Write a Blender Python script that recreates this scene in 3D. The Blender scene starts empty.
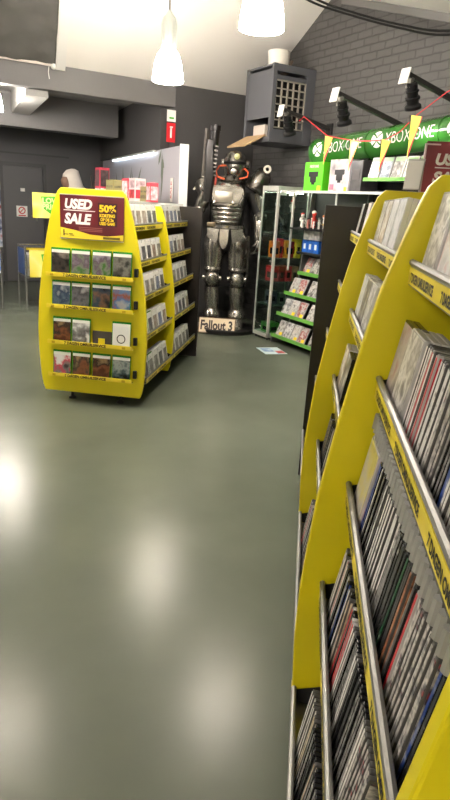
import bpy, bmesh, math, random
from math import sin, cos, pi, radians
from mathutils import Vector, Matrix, Euler
random.seed(7)
SC = bpy.context.scene
COL = SC.collection

# ------------------------------------------------------------------ materials
MATS = {}
def new_mat(name):
    m = bpy.data.materials.new(name); m.use_nodes = True
    b = m.node_tree.nodes['Principled BSDF']
    return m, m.node_tree, b
def lin(c):
    return tuple(((v/255)/12.92 if v/255 <= .04045 else ((v/255+.055)/1.055)**2.4) for v in c)+(1,)
def mat(name, rgb, rough=.5, metal=0., emit=0., bump=0., bscale=40., var=0., vscale=6., spec=.5, coat=0.):
    if name in MATS: return MATS[name]
    m, nt, b = new_mat(name); c = lin(rgb)
    b.inputs['Base Color'].default_value = c
    b.inputs['Roughness'].default_value = rough
    b.inputs['Metallic'].default_value = metal
    b.inputs['Specular IOR Level'].default_value = spec
    b.inputs['Coat Weight'].default_value = coat
    if emit:
        b.inputs['Emission Color'].default_value = c; b.inputs['Emission Strength'].default_value = emit
    tc = nt.nodes.new('ShaderNodeTexCoord')
    if var:
        n = nt.nodes.new('ShaderNodeTexNoise'); n.inputs['Scale'].default_value = vscale; n.inputs['Detail'].default_value = 5
        nt.links.new(tc.outputs['Object'], n.inputs['Vector'])
        r = nt.nodes.new('ShaderNodeMapRange'); r.inputs['To Min'].default_value = 1-var; r.inputs['To Max'].default_value = 1+var
        nt.links.new(n.outputs['Fac'], r.inputs['Value'])
        mx = nt.nodes.new('ShaderNodeVectorMath'); mx.operation = 'SCALE'; mx.inputs[0].default_value = c[:3]
        nt.links.new(r.outputs['Result'], mx.inputs['Scale']); nt.links.new(mx.outputs['Vector'], b.inputs['Base Color'])
    if bump:
        n = nt.nodes.new('ShaderNodeTexNoise'); n.inputs['Scale'].default_value = bscale; n.inputs['Detail'].default_value = 4
        nt.links.new(tc.outputs['Object'], n.inputs['Vector'])
        bp = nt.nodes.new('ShaderNodeBump'); bp.inputs['Strength'].default_value = bump; bp.inputs['Distance'].default_value = .01
        nt.links.new(n.outputs['Fac'], bp.inputs['Height']); nt.links.new(bp.outputs['Normal'], b.inputs['Normal'])
    MATS[name] = m
    return m
def glass(name, tint=(236, 244, 240), body=0.):
    """thin clear pane: see-through with mirror reflections at grazing angles, body = share of visible tint"""
    if name in MATS: return MATS[name]
    m, nt, b = new_mat(name); L = nt.links.new
    tr = nt.nodes.new('ShaderNodeBsdfTransparent'); tr.inputs['Color'].default_value = lin(tint)
    gl = nt.nodes.new('ShaderNodeBsdfGlossy'); gl.inputs['Roughness'].default_value = .03
    lw = nt.nodes.new('ShaderNodeLayerWeight'); pw = nt.nodes.new('ShaderNodeMath'); pw.operation = 'POWER'; pw.inputs[1].default_value = 4.5; L(lw.outputs['Facing'], pw.inputs[0])
    fr = nt.nodes.new('ShaderNodeMath'); fr.operation = 'MULTIPLY_ADD'; fr.inputs[1].default_value = .45; fr.inputs[2].default_value = .025; L(pw.outputs[0], fr.inputs[0])
    m1 = nt.nodes.new('ShaderNodeMixShader'); L(fr.outputs[0], m1.inputs['Fac']); L(tr.outputs[0], m1.inputs[1]); L(gl.outputs[0], m1.inputs[2])
    b.inputs['Base Color'].default_value = lin((190, 216, 204)); b.inputs['Roughness'].default_value = .1
    m2 = nt.nodes.new('ShaderNodeMixShader'); m2.inputs['Fac'].default_value = body; L(m1.outputs[0], m2.inputs[1]); L(b.outputs[0], m2.inputs[2])
    L(m2.outputs[0], nt.nodes['Material Output'].inputs['Surface'])
    MATS[name] = m
    return m
def print_mat(name, cols, scale=18., stretch=(1, 1, 1), rough=.3, detail=3., vert=None):
    """printed paper: an abstract generic print of the given colours; each object gets its own offset"""
    if name in MATS: return MATS[name]
    m, nt, b = new_mat(name); L = nt.links.new
    b.inputs['Roughness'].default_value = rough
    tc = nt.nodes.new('ShaderNodeTexCoord'); oi = nt.nodes.new('ShaderNodeObjectInfo')
    mul = nt.nodes.new('ShaderNodeVectorMath'); mul.operation = 'MULTIPLY'; mul.inputs[1].default_value = stretch
    L(tc.outputs['Object'], mul.inputs[0])
    off = nt.nodes.new('ShaderNodeMath'); off.operation = 'MULTIPLY'; off.inputs[1].default_value = 37.
    L(oi.outputs['Random'], off.inputs[0])
    add = nt.nodes.new('ShaderNodeVectorMath'); add.operation = 'ADD'
    L(mul.outputs['Vector'], add.inputs[0]); L(off.outputs['Value'], add.inputs[1])
    n = nt.nodes.new('ShaderNodeTexNoise'); n.inputs['Scale'].default_value = scale; n.inputs['Detail'].default_value = detail
    L(add.outputs['Vector'], n.inputs['Vector'])
    fac = n.outputs['Fac']
    if vert:   # print that changes from foot to head of the cover
        sp = nt.nodes.new('ShaderNodeSeparateXYZ'); L(tc.outputs['Object'], sp.inputs[0])
        mr = nt.nodes.new('ShaderNodeMapRange'); mr.inputs['From Max'].default_value = vert
        mr.inputs['To Min'].default_value = -.22; mr.inputs['To Max'].default_value = .22
        L(sp.outputs['Z'], mr.inputs['Value'])
        ad = nt.nodes.new('ShaderNodeMath'); ad.operation = 'ADD'; L(fac, ad.inputs[0]); L(mr.outputs['Result'], ad.inputs[1]); fac = ad.outputs['Value']
    r = nt.nodes.new('ShaderNodeValToRGB'); L(fac, r.inputs['Fac'])
    e = r.color_ramp.elements; k = len(cols)
    while len(e) < k: e.new(.5)
    for i, c in enumerate(cols):
        e[i].position = .28+.44*i/(max(1, k-1)); e[i].color = lin(c)
    L(r.outputs['Color'], b.inputs['Base Color'])
    MATS[name] = m
    return m

YELLOW = mat('yellow_laminate', (230, 214, 24), .38, var=.04, vscale=3)
STRIP = mat('yellow_label_strip', (240, 218, 60), .35, var=.10, vscale=9)
BLACKLAM = mat('black_laminate', (30, 26, 24), .35, bump=.05, bscale=200)
STEEL = mat('grey_steel', (150, 148, 142), .35, .7, var=.06)
RAIL = mat('bright_rail', (132, 131, 127), .42, .5)
DARKSTEEL = mat('dark_steel', (46, 45, 46), .45, .3)
BLACK = mat('black_plastic', (18, 18, 18), .4)
INK = mat('black_ink', (30, 26, 10), .5)
WHITE = mat('white_paint', (235, 233, 228), .5)
PAPER = mat('white_paper', (240, 238, 232), .55)
ALU = mat('aluminium', (206, 206, 200), .35, .35)
CASEGREY = mat('clear_plastic_case', (190, 188, 186), .2)
CASEDARK = mat('black_game_case', (28, 28, 30), .25)
CASEWHITE = mat('white_game_case', (228, 228, 226), .25)
CASEGREEN = mat('green_game_case', (30, 135, 30), .2)
GLASS = glass('cabinet_glass')
GREEN = mat('green_print', (70, 170, 30), .4)
RED = mat('red_print', (200, 30, 40), .45)

# ------------------------------------------------------------------ mesh helpers
def bx(bm, c, s, M=None, bev=0.):
    r = bmesh.ops.create_cube(bm, size=1)
    T = Matrix.Translation(c) @ Matrix.Diagonal((s[0], s[1], s[2], 1))
    if M is not None: T = M @ T
    bmesh.ops.transform(bm, matrix=T, verts=r['verts'])
    if bev:
        es = list({e for v in r['verts'] for e in v.link_edges})
        bmesh.ops.bevel(bm, geom=es, offset=bev, segments=2, affect='EDGES', profile=.5)
def bx2(bm, lo, hi, bev=0.):
    bx(bm, [(a+b)/2 for a, b in zip(lo, hi)], [abs(b-a) for a, b in zip(lo, hi)], None, bev)
def poly_prism(bm, pts, vec):
    """closed polygon (3D points) pushed along vec"""
    v = Vector(vec)
    a = [bm.verts.new(p) for p in pts]; b = [bm.verts.new(Vector(p)+v) for p in pts]
    n = len(a)
    bm.faces.new(a); bm.faces.new(b[::-1])
    for i in range(n):
        bm.faces.new((a[i], b[i], b[(i+1) % n], a[(i+1) % n]))
def tube(bm, path, rad, seg=10, cap=True, sx=1., sy=1.):
    path = [Vector(p) for p in path]; n = len(path)
    if not hasattr(rad, '__len__'): rad = [rad]*n
    rings = []
    ref = Vector((0, 0, 1))
    d0 = (path[1]-path[0]).normalized()
    if abs(d0.dot(ref)) > .9: ref = Vector((1, 0, 0))
    for i, p in enumerate(path):
        d = (path[min(i+1, n-1)]-path[max(i-1, 0)]).normalized()
        u = (ref-d*ref.dot(d)).normalized(); w = d.cross(u); ref = u
        rings.append([bm.verts.new(p+(u*cos(2*pi*k/seg)*sx+w*sin(2*pi*k/seg)*sy)*rad[i]) for k in range(seg)])
    for a, b in zip(rings, rings[1:]):
        for k in range(seg): bm.faces.new((a[k], a[(k+1) % seg], b[(k+1) % seg], b[k]))
    if cap: bm.faces.new(rings[0][::-1]); bm.faces.new(rings[-1])
def lathe(bm, prof, o=(0, 0, 0), seg=24, cap=True, M=None):
    rings = []
    for r, z in prof:
        ring = []
        for k in range(seg):
            p = Vector((o[0]+r*cos(2*pi*k/seg), o[1]+r*sin(2*pi*k/seg), o[2]+z))
            if M is not None: p = M @ p
            ring.append(bm.verts.new(p))
        rings.append(ring)
    for a, b in zip(rings, rings[1:]):
        for k in range(seg): bm.faces.new((a[k], a[(k+1) % seg], b[(k+1) % seg], b[k]))
    if cap: bm.faces.new(rings[0][::-1]); bm.faces.new(rings[-1])
def loft(bm, rings, seg=20, power=2.):
    """rings: (cx, cy, cz, rx, ry); power > 2 squares the section"""
    R = []
    for cx, cy, cz, rx, ry in rings:
        ring = []
        for k in range(seg):
            a = 2*pi*k/seg; c, s = cos(a), sin(a)
            f = (abs(c)**power+abs(s)**power)**(-1/power)
            ring.append(bm.verts.new((cx+rx*c*f, cy+ry*s*f, cz)))
        R.append(ring)
    for a, b in zip(R, R[1:]):
        for k in range(seg): bm.faces.new((a[k], a[(k+1) % seg], b[(k+1) % seg], b[k]))
    bm.faces.new(R[0][::-1]); bm.faces.new(R[-1])
def ball(bm, c, r, seg=16, M=None):
    if not hasattr(r, '__len__'): r = (r, r, r)
    q = bmesh.ops.create_uvsphere(bm, u_segments=seg, v_segments=max(6, seg*2//3), radius=1)
    T = Matrix.Translation(c) @ (M or Matrix()) @ Matrix.Diagonal((r[0], r[1], r[2], 1))
    bmesh.ops.transform(bm, matrix=T, verts=q['verts'])
def obj(name, bm, m, parent=None, smooth=False, mats=None):
    bmesh.ops.recalc_face_normals(bm, faces=bm.faces[:])
    me = bpy.data.meshes.new(name)
    bm.to_mesh(me); bm.free()
    for x in (mats or [m]): me.materials.append(x)
    if smooth:
        me.polygons.foreach_set('use_smooth', [True]*len(me.polygons))
        try: me.set_sharp_from_angle(angle=radians(38))
        except Exception: pass
    o = bpy.data.objects.new(name, me); COL.objects.link(o)
    if parent is not None: o.parent = parent
    return o
def tag(o, label=None, cat=None, group=None, kind=None):
    if label: o['label'] = label
    if cat: o['category'] = cat
    if group: o['group'] = group
    if kind: o['kind'] = kind
    return o
def empty(name, loc, rz=0., label=None, cat=None, group=None, kind=None):
    o = bpy.data.objects.new(name, None); COL.objects.link(o)
    o.location = loc; o.rotation_euler = (0, 0, rz); o.empty_display_size = .1
    return tag(o, label, cat, group, kind)
def mesh_obj(name, me, parent=None):
    o = bpy.data.objects.new(name, me); COL.objects.link(o)
    if parent is not None: o.parent = parent
    return o
def place(o, M):
    o.location = M.translation; o.rotation_euler = M.to_euler()
    return o
def B(): return bmesh.new()
RX = lambda a: Matrix.Rotation(a, 4, 'X')
RY = lambda a: Matrix.Rotation(a, 4, 'Y')
RZ = lambda a: Matrix.Rotation(a, 4, 'Z')
TR = lambda *p: Matrix.Translation(p)

def text_bm(s, size, align='LEFT', bold=0., ext=0., slant=0., width=None):
    cu = bpy.data.curves.new('lettering_source', 'FONT')
    cu.body = s; cu.size = size; cu.align_x = align; cu.extrude = ext; cu.offset = bold; cu.shear = slant
    cu.resolution_u = 3; cu.fill_mode = 'FRONT' if ext == 0 else 'BOTH'
    t = bpy.data.objects.new('lettering_source', cu); COL.objects.link(t)
    dg = bpy.context.evaluated_depsgraph_get()
    me = bpy.data.meshes.new_from_object(t.evaluated_get(dg))
    bm = bmesh.new(); bm.from_mesh(me)
    bpy.data.objects.remove(t); bpy.data.curves.remove(cu); bpy.data.meshes.remove(me)
    if width and bm.verts:
        x0 = min(v.co.x for v in bm.verts); x1 = max(v.co.x for v in bm.verts); k = width/(x1-x0)
        for v in bm.verts: v.co.x = (v.co.x-x0)*k
    return bm
def slices(bm, axis, lo, hi, n):
    no = Vector((1, 0, 0)) if axis == 0 else Vector((0, 1, 0))
    for i in range(n+1):
        p = lo+(hi-lo)*i/n
        bmesh.ops.bisect_plane(bm, geom=bm.verts[:]+bm.edges[:]+bm.faces[:], plane_co=no*p, plane_no=no)
def xf(bm, M):
    bmesh.ops.transform(bm, matrix=M, verts=bm.verts[:]); return bm
def join(bm, other):
    me = bpy.data.meshes.new('piece'); other.to_mesh(me); other.free(); bm.from_mesh(me); bpy.data.meshes.remove(me)

ORD = 'first second third fourth fifth sixth seventh eighth ninth tenth eleventh twelfth thirteenth fourteenth fifteenth sixteenth seventeenth eighteenth nineteenth'.split()
TENS = {20: 'twent', 30: 'thirt', 40: 'fort', 50: 'fift', 60: 'sixt', 70: 'sevent'}
def ordinal(n):
    if n <= 19: return ORD[n-1]
    t = n//10*10
    return TENS[t]+'ieth' if n == t else TENS[t]+'y-'+ORD[n-t-1]

# ------------------------------------------------------------------ camera (world: X along the back wall, Y along the brick wall)
cam_d = bpy.data.cameras.new('camera'); cam = bpy.data.objects.new('camera', cam_d); COL.objects.link(cam)
cam_d.sensor_fit = 'VERTICAL'; cam_d.sensor_height = 24; cam_d.sensor_width = 13.5; cam_d.lens = 620/800*24
cam_d.clip_start = .02
yaw, pitch, roll = radians(30), radians(17.4), .062
hd = Vector((sin(yaw), cos(yaw), 0)); rt = Vector((cos(yaw), -sin(yaw), 0)); up = Vector((0, 0, 1))
fw = hd*cos(pitch)-up*sin(pitch); cu_ = hd*sin(pitch)+up*cos(pitch)
Rv = rt*cos(roll)+cu_*sin(roll); Uv = cu_*cos(roll)-rt*sin(roll)
cam.matrix_world = Matrix(((Rv.x, Uv.x, -fw.x, 0), (Rv.y, Uv.y, -fw.y, 0), (Rv.z, Uv.z, -fw.z, 1.55), (0, 0, 0, 1)))
SC.camera = cam

# ------------------------------------------------------------------ the room
XL, XR, YB, YF = -3.2, 4.70, 11.9, -2.6
YE, ZE, SL = 7.80, 2.945, .575           # eave line of the sloped ceiling
YR = 6.30; ZR = ZE+SL*(YE-YR)            # ridge
YD, ZD = 4.40, 3.235                     # where the far slope ends and the flat ceiling begins

def floor_material():
    m, nt, b = new_mat('grey_green_resin_floor'); L = nt.links.new
    b.inputs['Specular IOR Level'].default_value = .13
    tc = nt.nodes.new('ShaderNodeTexCoord')
    n = nt.nodes.new('ShaderNodeTexNoise'); n.inputs['Scale'].default_value = 1.3; n.inputs['Detail'].default_value = 6
    L(tc.outputs['Object'], n.inputs['Vector'])
    r = nt.nodes.new('ShaderNodeValToRGB'); L(n.outputs['Fac'], r.inputs['Fac'])
    r.color_ramp.elements[0].position = .3; r.color_ramp.elements[0].color = lin((86, 92, 80))
    r.color_ramp.elements[1].position = .7; r.color_ramp.elements[1].color = lin((96, 102, 90))
    L(r.outputs['Color'], b.inputs['Base Color'])
    n2 = nt.nodes.new('ShaderNodeTexNoise'); n2.inputs['Scale'].default_value = 3; n2.inputs['Detail'].default_value = 8
    L(tc.outputs['Object'], n2.inputs['Vector'])
    mr = nt.nodes.new('ShaderNodeMapRange'); mr.inputs['To Min'].default_value = .235; mr.inputs['To Max'].default_value = .265
    L(n2.outputs['Fac'], mr.inputs['Value']); L(mr.outputs['Result'], b.inputs['Roughness'])
    n3 = nt.nodes.new('ShaderNodeTexNoise'); n3.inputs['Scale'].default_value = 160; n3.inputs['Detail'].default_value = 3
    L(tc.outputs['Object'], n3.inputs['Vector'])
    bp = nt.nodes.new('ShaderNodeBump'); bp.inputs['Strength'].default_value = .05; bp.inputs['Distance'].default_value = .004
    L(n3.outputs['Fac'], bp.inputs['Height']); L(bp.outputs['Normal'], b.inputs['Normal'])
    return m
def brick_material():
    m, nt, b = new_mat('dark_painted_brick'); L = nt.links.new
    b.inputs['Roughness'].default_value = .55
    tc = nt.nodes.new('ShaderNodeTexCoord'); sp = nt.nodes.new('ShaderNodeSeparateXYZ'); L(tc.outputs['Object'], sp.inputs[0])
    cb = nt.nodes.new('ShaderNodeCombineXYZ'); L(sp.outputs['Y'], cb.inputs['X']); L(sp.outputs['Z'], cb.inputs['Y'])
    nz = nt.nodes.new('ShaderNodeTexNoise'); nz.inputs['Scale'].default_value = 9; L(cb.outputs[0], nz.inputs['Vector'])
    sc = nt.nodes.new('ShaderNodeVectorMath'); sc.operation = 'SCALE'; sc.inputs['Scale'].default_value = .02; L(nz.outputs['Color'], sc.inputs[0])
    ad = nt.nodes.new('ShaderNodeVectorMath'); ad.operation = 'ADD'; L(cb.outputs[0], ad.inputs[0]); L(sc.outputs[0], ad.inputs[1])
    br = nt.nodes.new('ShaderNodeTexBrick'); L(ad.outputs[0], br.inputs['Vector'])
    br.inputs['Scale'].default_value = 1; br.inputs['Brick Width'].default_value = .22; br.inputs['Row Height'].default_value = .075
    br.inputs['Mortar Size'].default_value = .008; br.inputs['Mortar Smooth'].default_value = .4
    br.inputs['Color1'].default_value = lin((86, 84, 83)); br.inputs['Color2'].default_value = lin((80, 78, 77)); br.inputs['Mortar'].default_value = lin((70, 68, 67))
    L(br.outputs['Color'], b.inputs['Base Color'])
    n = nt.nodes.new('ShaderNodeTexNoise'); n.inputs['Scale'].default_value = 60; L(cb.outputs[0], n.inputs['Vector'])
    mx = nt.nodes.new('ShaderNodeMath'); mx.operation = 'MULTIPLY_ADD'; mx.inputs[1].default_value = .25
    L(n.outputs['Fac'], mx.inputs[0])
    inv = nt.nodes.new('ShaderNodeMath'); inv.operation = 'SUBTRACT'; inv.inputs[0].default_value = 1; L(br.outputs['Fac'], inv.inputs[1])
    L(inv.outputs[0], mx.inputs[2])
    bp = nt.nodes.new('ShaderNodeBump'); bp.inputs['Strength'].default_value = .55; bp.inputs['Distance'].default_value = .012
    L(mx.outputs[0], bp.inputs['Height']); L(bp.outputs['Normal'], b.inputs['Normal'])
    return m
FLOOR = floor_material(); BRICK = brick_material()
WALLDARK = mat('charcoal_wall_paint', (74, 72, 72), .6, bump=.25, bscale=60, var=.06, vscale=2)
WALLBACK = mat('dark_back_wall_paint', (82, 81, 82), .6, bump=.1, bscale=50, var=.04)
BEAMGREY = mat('grey_beam_paint', (110, 108, 107), .6, bump=.15, bscale=40, var=.05)
BEAMLIT = mat('lit_beam_paint', (178, 176, 172), .6)  # beam paint lightened to imitate the glow of the back-room pendant
CEIL = mat('white_ceiling_paint', (240, 235, 228), .7, bump=.05, bscale=15)

def struct(name, bm, m, parent=None):
    o = obj(name, bm, m, parent)
    if parent is None: o['kind'] = 'structure'
    return o
b = B(); bx2(b, (XL, YF, -.1), (XR+.3, YB+.2, 0)); struct('floor', b, FLOOR)
b = B()   # gable wall of painted brick
poly_prism(b, [(XR, YF, 0), (XR, YB, 0), (XR, YB, ZE), (XR, YE, ZE), (XR, YR, ZR), (XR, YD, ZD), (XR, YF, ZD)], (.2, 0, 0)); struct('wall_right', b, BRICK)
b = B(); bx2(b, (XL, YB, 0), (XR, YB+.15, 2.9)); struct('wall_back', b, WALLBACK)
b = B(); bx2(b, (XL, YB-.012, 2.185), (3.3, YB, 2.215)); struct('trim_1', b, mat('dark_trim', (60, 59, 60), .5))
b = B(); poly_prism(b, [(XL, YF, 0), (XL, YB, 0), (XL, YB, ZE), (XL, YE, ZE), (XL, YR, ZR), (XL, YD, ZD), (XL, YF, ZD)], (-.15, 0, 0)); struct('wall_left', b, mat('light_wall', (190, 186, 180), .7))
b = B(); bx2(b, (XL, YF-.15, 0), (XR, YF, ZD)); struct('wall_front', b, mat('light_wall', (190, 186, 180), .7))
# wall under the eave: lintel over the wide opening, solid wall behind the statue
b = B(); bx2(b, (XL, YE, 2.685), (3.52, YE+.16, ZE)); struct('lintel', b, BEAMGREY)
b = B(); bx2(b, (3.52, YE-.004, 0), (XR, YE+.16, ZE+.003)); struct('wall_corner', b, WALLDARK)
b = B(); poly_prism(b, [(3.40, YE+.17, 2.20), (3.89, YB, 2.20), (4.1, YB, 2.20), (3.6, YE+.17, 2.20)], (0, 0, .71)); struct('wall_bulkhead', b, WALLDARK)
# ceilings
b = B(); poly_prism(b, [(XL, YE, ZE), (XL, YR, ZR), (XL, YD, ZD), (XL, YF, ZD), (XL, YF, ZD+.12), (XL, YD, ZD+.12), (XL, YR, ZR+.14), (XL, YE, ZE+.14)], (XR-XL, 0, 0)); struct('ceiling', b, CEIL)
b = B(); bx2(b, (XL, YE+.16, 2.9), (XR, YB, 3.0)); struct('ceiling_back', b, mat('grey_ceiling', (150, 148, 145), .7))
b = B(); bx2(b, (XL, 9.9, 2.45), (3.52, 10.2, 2.9)); struct('beam', b, BEAMGREY)
b = B(); poly_prism(b, [(1.72, YE+.16, 2.62), (1.98, YE+.16, 2.62), (2.19, 9.9, 2.62), (1.94, 9.9, 2.62)], (0, 0, .28)); struct('beam', b, BEAMLIT)
b = B(); bx2(b, (3.44, YE-.015, 0), (XR, YE, .09)); struct('baseboard_back', b, mat('dark_trim', (60, 59, 60), .5))
# gable edge board under the far roof slope
b = B(); poly_prism(b, [(XR-.05, YR-.2, ZR-.063), (XR-.05, YD, ZD), (XR-.05, YF, ZD), (XR-.05, YF, ZD-.07), (XR-.05, YD, ZD-.07), (XR-.05, YR-.2, ZR-.133)], (.05, 0, 0)); struct('trim_2', b, mat('grey_trim', (112, 110, 108), .6))

# roof window with a dark cloth blind
sl_dir = Vector((0, -1, SL)).normalized(); sl_n = Vector((0, SL, 1)).normalized()
def on_slope(x, d, off=0.):      # d = distance up the slope from the eave
    return Vector((x-.17*d, YE, ZE))+sl_dir*d-sl_n*off
def slope_box(bm, x0, x1, d0, d1, o0, o1):
    poly_prism(bm, [on_slope(x0, d0, o0), on_slope(x1, d0, o0), on_slope(x1-.0, d1, o0), on_slope(x0, d1, o0)], -sl_n*(o1-o0))
b = B(); slope_box(b, 2.02, 2.13, .0, 1.6, .003, .06); slope_box(b, .6, .74, .0, 1.6, .003, .05); slope_box(b, .74, 1.98, 1.5, 1.6, .003, .05)
w = struct('window_1', b, mat('white_window_frame', (236, 233, 228), .45))
bl = empty('roller_blind', on_slope(1.36, .08, .02), 0, 'dark grey crinkled cloth blind drawn over the roof window', 'blind')
def rel(p): return Vector(p)-bl.location
b = B(); N = 24
g = [[b.verts.new(rel(on_slope(.75+1.27*i/N, .05+1.44*j/N, .040+.006*sin(i*.9+j*.5)+.007*sin(j*1.1-i*.35)+.004*sin(i*2.1+j*1.7)))) for j in range(N+1)] for i in range(N+1)]
for i in range(N):
    for j in range(N): b.faces.new((g[i][j], g[i+1][j], g[i+1][j+1], g[i][j+1]))
obj('cloth', b, mat('crinkled_blind_cloth', (98, 96, 92), .8, bump=.6, bscale=9, var=.18, vscale=5), bl, True)
b = B(); tube(b, [rel(on_slope(.75, .03, .03)), rel(on_slope(2.0, .03, .03))], .018, 8); obj('bottom_rail', b, mat('pink_white_rail', (226, 214, 206), .4), bl, True)
b = B(); ball(b, rel(on_slope(2.0, .03, .045)), .035, 12); obj('pull_knob', b, WHITE, bl, True)
b = B(); p = rel(on_slope(1.95, .03, .04)); tube(b, [p, p+Vector((-.01, 0, -.07)), p+Vector((.0, 0, -.14))], .004, 6); obj('pull_cord', b, WHITE, bl, True)

# door in the back wall
d = empty('door_1', (2.48, YB, 0), 0, None, None, None, 'structure')
b = B(); bx2(b, (-.34, -.035, .01), (.335, -.005, 1.985)); obj('door_leaf', b, mat('charcoal_door', (88, 87, 88), .5, var=.03), d)
b = B()
bx2(b, (-.40, -.06, 0), (-.345, 0, 2.05)); bx2(b, (.34, -.06, 0), (.395, 0, 2.05)); bx2(b, (-.345, -.06, 1.99), (.34, 0, 2.05)); obj('door_frame', b, mat('dark_door_frame', (64, 63, 64), .45), d)
b = B(); bx(b, (.21, -.04, 1.14), (.035, .012, .14), None, .004); tube(b, [(.21, -.045, 1.165), (.21, -.08, 1.165), (.10, -.085, 1.165)], .013, 8); obj('door_handle', b, RAIL, d, True)
b = B(); bx(b, (-.02, -.037, 1.60), (.075, .004, .055)); obj('notice_plate', b, WHITE, d)
b = B(); bx(b, (-.045, -.037, 1.235), (.19, .004, .185)); s_ = obj('warning_sticker', b, PAPER, d)
b = B(); lathe(b, [(.062, 0), (.062, .003), (.045, .003), (.045, 0)], (0, 0, 0), 20, False, TR(-.045, -.040, 1.25) @ RX(pi/2)); bx(b, (0, 0, 0), (.10, .003, .014), TR(-.045, -.0415, 1.25) @ RY(radians(-45)))
bx(b, (-.045, -.0405, 1.163), (.13, .003, .018)); obj('red_symbol', b, RED, s_)

# ------------------------------------------------------------------ pendant lamps
SHADE = mat('glowing_glass_shade', (255, 246, 234), .3, emit=85.)
BALLAST = mat('pale_lamp_ballast', (196, 200, 194), .4, .2)
def pendant(x, y, z, zc, label):
    p = empty('pendant_light', (x, y, z), 0, label, 'pendant lamp', 'bell pendant lamps over the shop floor')
    b = B(); lathe(b, [(.136, 0), (.143, .004), (.139, .06), (.124, .15), (.100, .225), (.072, .262), (.069, .262), (.094, .222), (.118, .148), (.132, .06), (.136, .0)], (0, 0, 0), 32, False); obj('glass_shade', b, SHADE, p, True)
    b = B(); lathe(b, [(.035, .13), (.045, .15), (.045, .20), (.03, .27)], (0, 0, 0), 16); obj('bulb', b, SHADE, p, True)
    b = B(); lathe(b, [(.05, .255), (.066, .27), (.066, .50), (.055, .53), (.035, .55), (.012, .585)], (0, 0, 0), 24)
    for k in range(12):
        a = 2*pi*k/12; bx(b, (.066*cos(a), .066*sin(a), .385), (.008, .008, .2), None)
    obj('ballast', b, BALLAST, p, True)
    b = B(); tube(b, [(0, 0, .575), (0, 0, zc-z)], .008, 6)
    tube(b, [(0, 0, zc-z-.03), (0, 0, zc-z-.005)], .05, 14); obj('chain', b, mat('chain_grey', (120, 118, 116), .5, .5), p, True)
def ceil_z(y):
    return ZE+SL*(YE-y) if y >= YR else (ZD+(ZR-ZD)*(y-YD)/(YR-YD) if y >= YD else ZD)
PEND = [(2.56, 5.86, 2.605, 'glowing bell pendant lamp hanging in front of the lintel, ballast in full view', 10), (2.29, 3.80, 2.615, 'largest glowing bell pendant, cut off by the top edge, beside the vent box', 10),
        (1.41, 8.43, 2.46, 'glowing bell pendant in the back room beside the pale ceiling beam', 40), (.60, 4.25, 2.55, 'bell pendant above the aisle, out of sight beyond the yellow sale display', 10),
        (-1.2, 6.4, 2.55, 'added unseen bell pendant over the far aisle beside the roof window', 12), (-2.7, -1.2, 2.55, 'added unseen bell pendant in the shop corner, brightening the near rack', 10)]  # last two pendants are added, out of view; the corner one brightens the rack
for x, y, z, lab, pw_ in PEND: pendant(x, y, z, ceil_z(y) if y < YE else 2.9, lab)

# ------------------------------------------------------------------ game cases
SP = {}
def spine_mat(k, cols, sc=26): SP[k] = print_mat('case_print_'+k, cols, sc, (.55, .55, 1.5), .3, 4.)
spine_mat('white', [(150, 148, 146), (232, 230, 226), (236, 234, 230), (236, 234, 230), (120, 110, 106)])
spine_mat('cream', [(120, 100, 80), (222, 210, 190), (200, 180, 150), (190, 170, 140)])
spine_mat('red', [(170, 24, 34), (196, 30, 44), (200, 32, 46), (196, 30, 44), (225, 200, 196)])
spine_mat('black', [(22, 22, 24), (34, 34, 36), (60, 58, 58), (30, 30, 32), (190, 186, 180)])
spine_mat('grey', [(60, 58, 58), (110, 108, 106), (150, 148, 146), (84, 82, 82), (205, 203, 200)])
spine_mat('blue', [(20, 36, 90), (38, 66, 140), (40, 72, 150), (170, 176, 190)])
spine_mat('green', [(14, 46, 26), (24, 80, 44), (28, 90, 50), (180, 190, 180)])
spine_mat('orange', [(60, 40, 30), (170, 100, 60), (196, 140, 100), (110, 60, 40)])
spine_mat('mixed', [(30, 34, 60), (150, 146, 144), (210, 206, 200), (60, 60, 70), (190, 60, 50)])
COVERS = []
for i, cols in enumerate([[(220, 218, 214), (150, 146, 142), (232, 230, 226), (110, 106, 104)], [(56, 54, 52), (120, 116, 112), (214, 210, 206)], [(210, 206, 202), (226, 224, 220), (170, 150, 130), (90, 80, 76)],
                          [(190, 186, 184), (228, 226, 224), (200, 150, 140)], [(60, 66, 80), (140, 146, 156), (220, 222, 224)], [(200, 200, 204), (236, 236, 236), (160, 164, 170)]]):
    COVERS.append(print_mat('cover_print_%d' % i, cols, 22))
def case_bm(w, h, t):
    """closed plastic case: foot at z=0, cover towards -y, hinge (spine) at -x"""
    b = B(); bx2(b, (-w/2, -t/2, 0), (w/2, t/2, h), .002)
    bx2(b, (w/2-.004, -.0012, .004), (w/2+.0008, .0012, h-.004))        # opening seam
    return b
def sleeve_bm(w, h, t):
    """printed paper sleeve wrapped round cover, spine and back"""
    b = B(); e = .0007; m = .005
    bx2(b, (-w/2+.004, -t/2-e, m), (w/2-m, -t/2+e, h-m)); bx2(b, (-w/2-e, -t/2+.0020, m), (-w/2+e, t/2-.0020, h-m)); bx2(b, (-w/2+.004, t/2-e, m), (w/2-m, t/2+e, h-m))
    return b
_pro = {}
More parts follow.
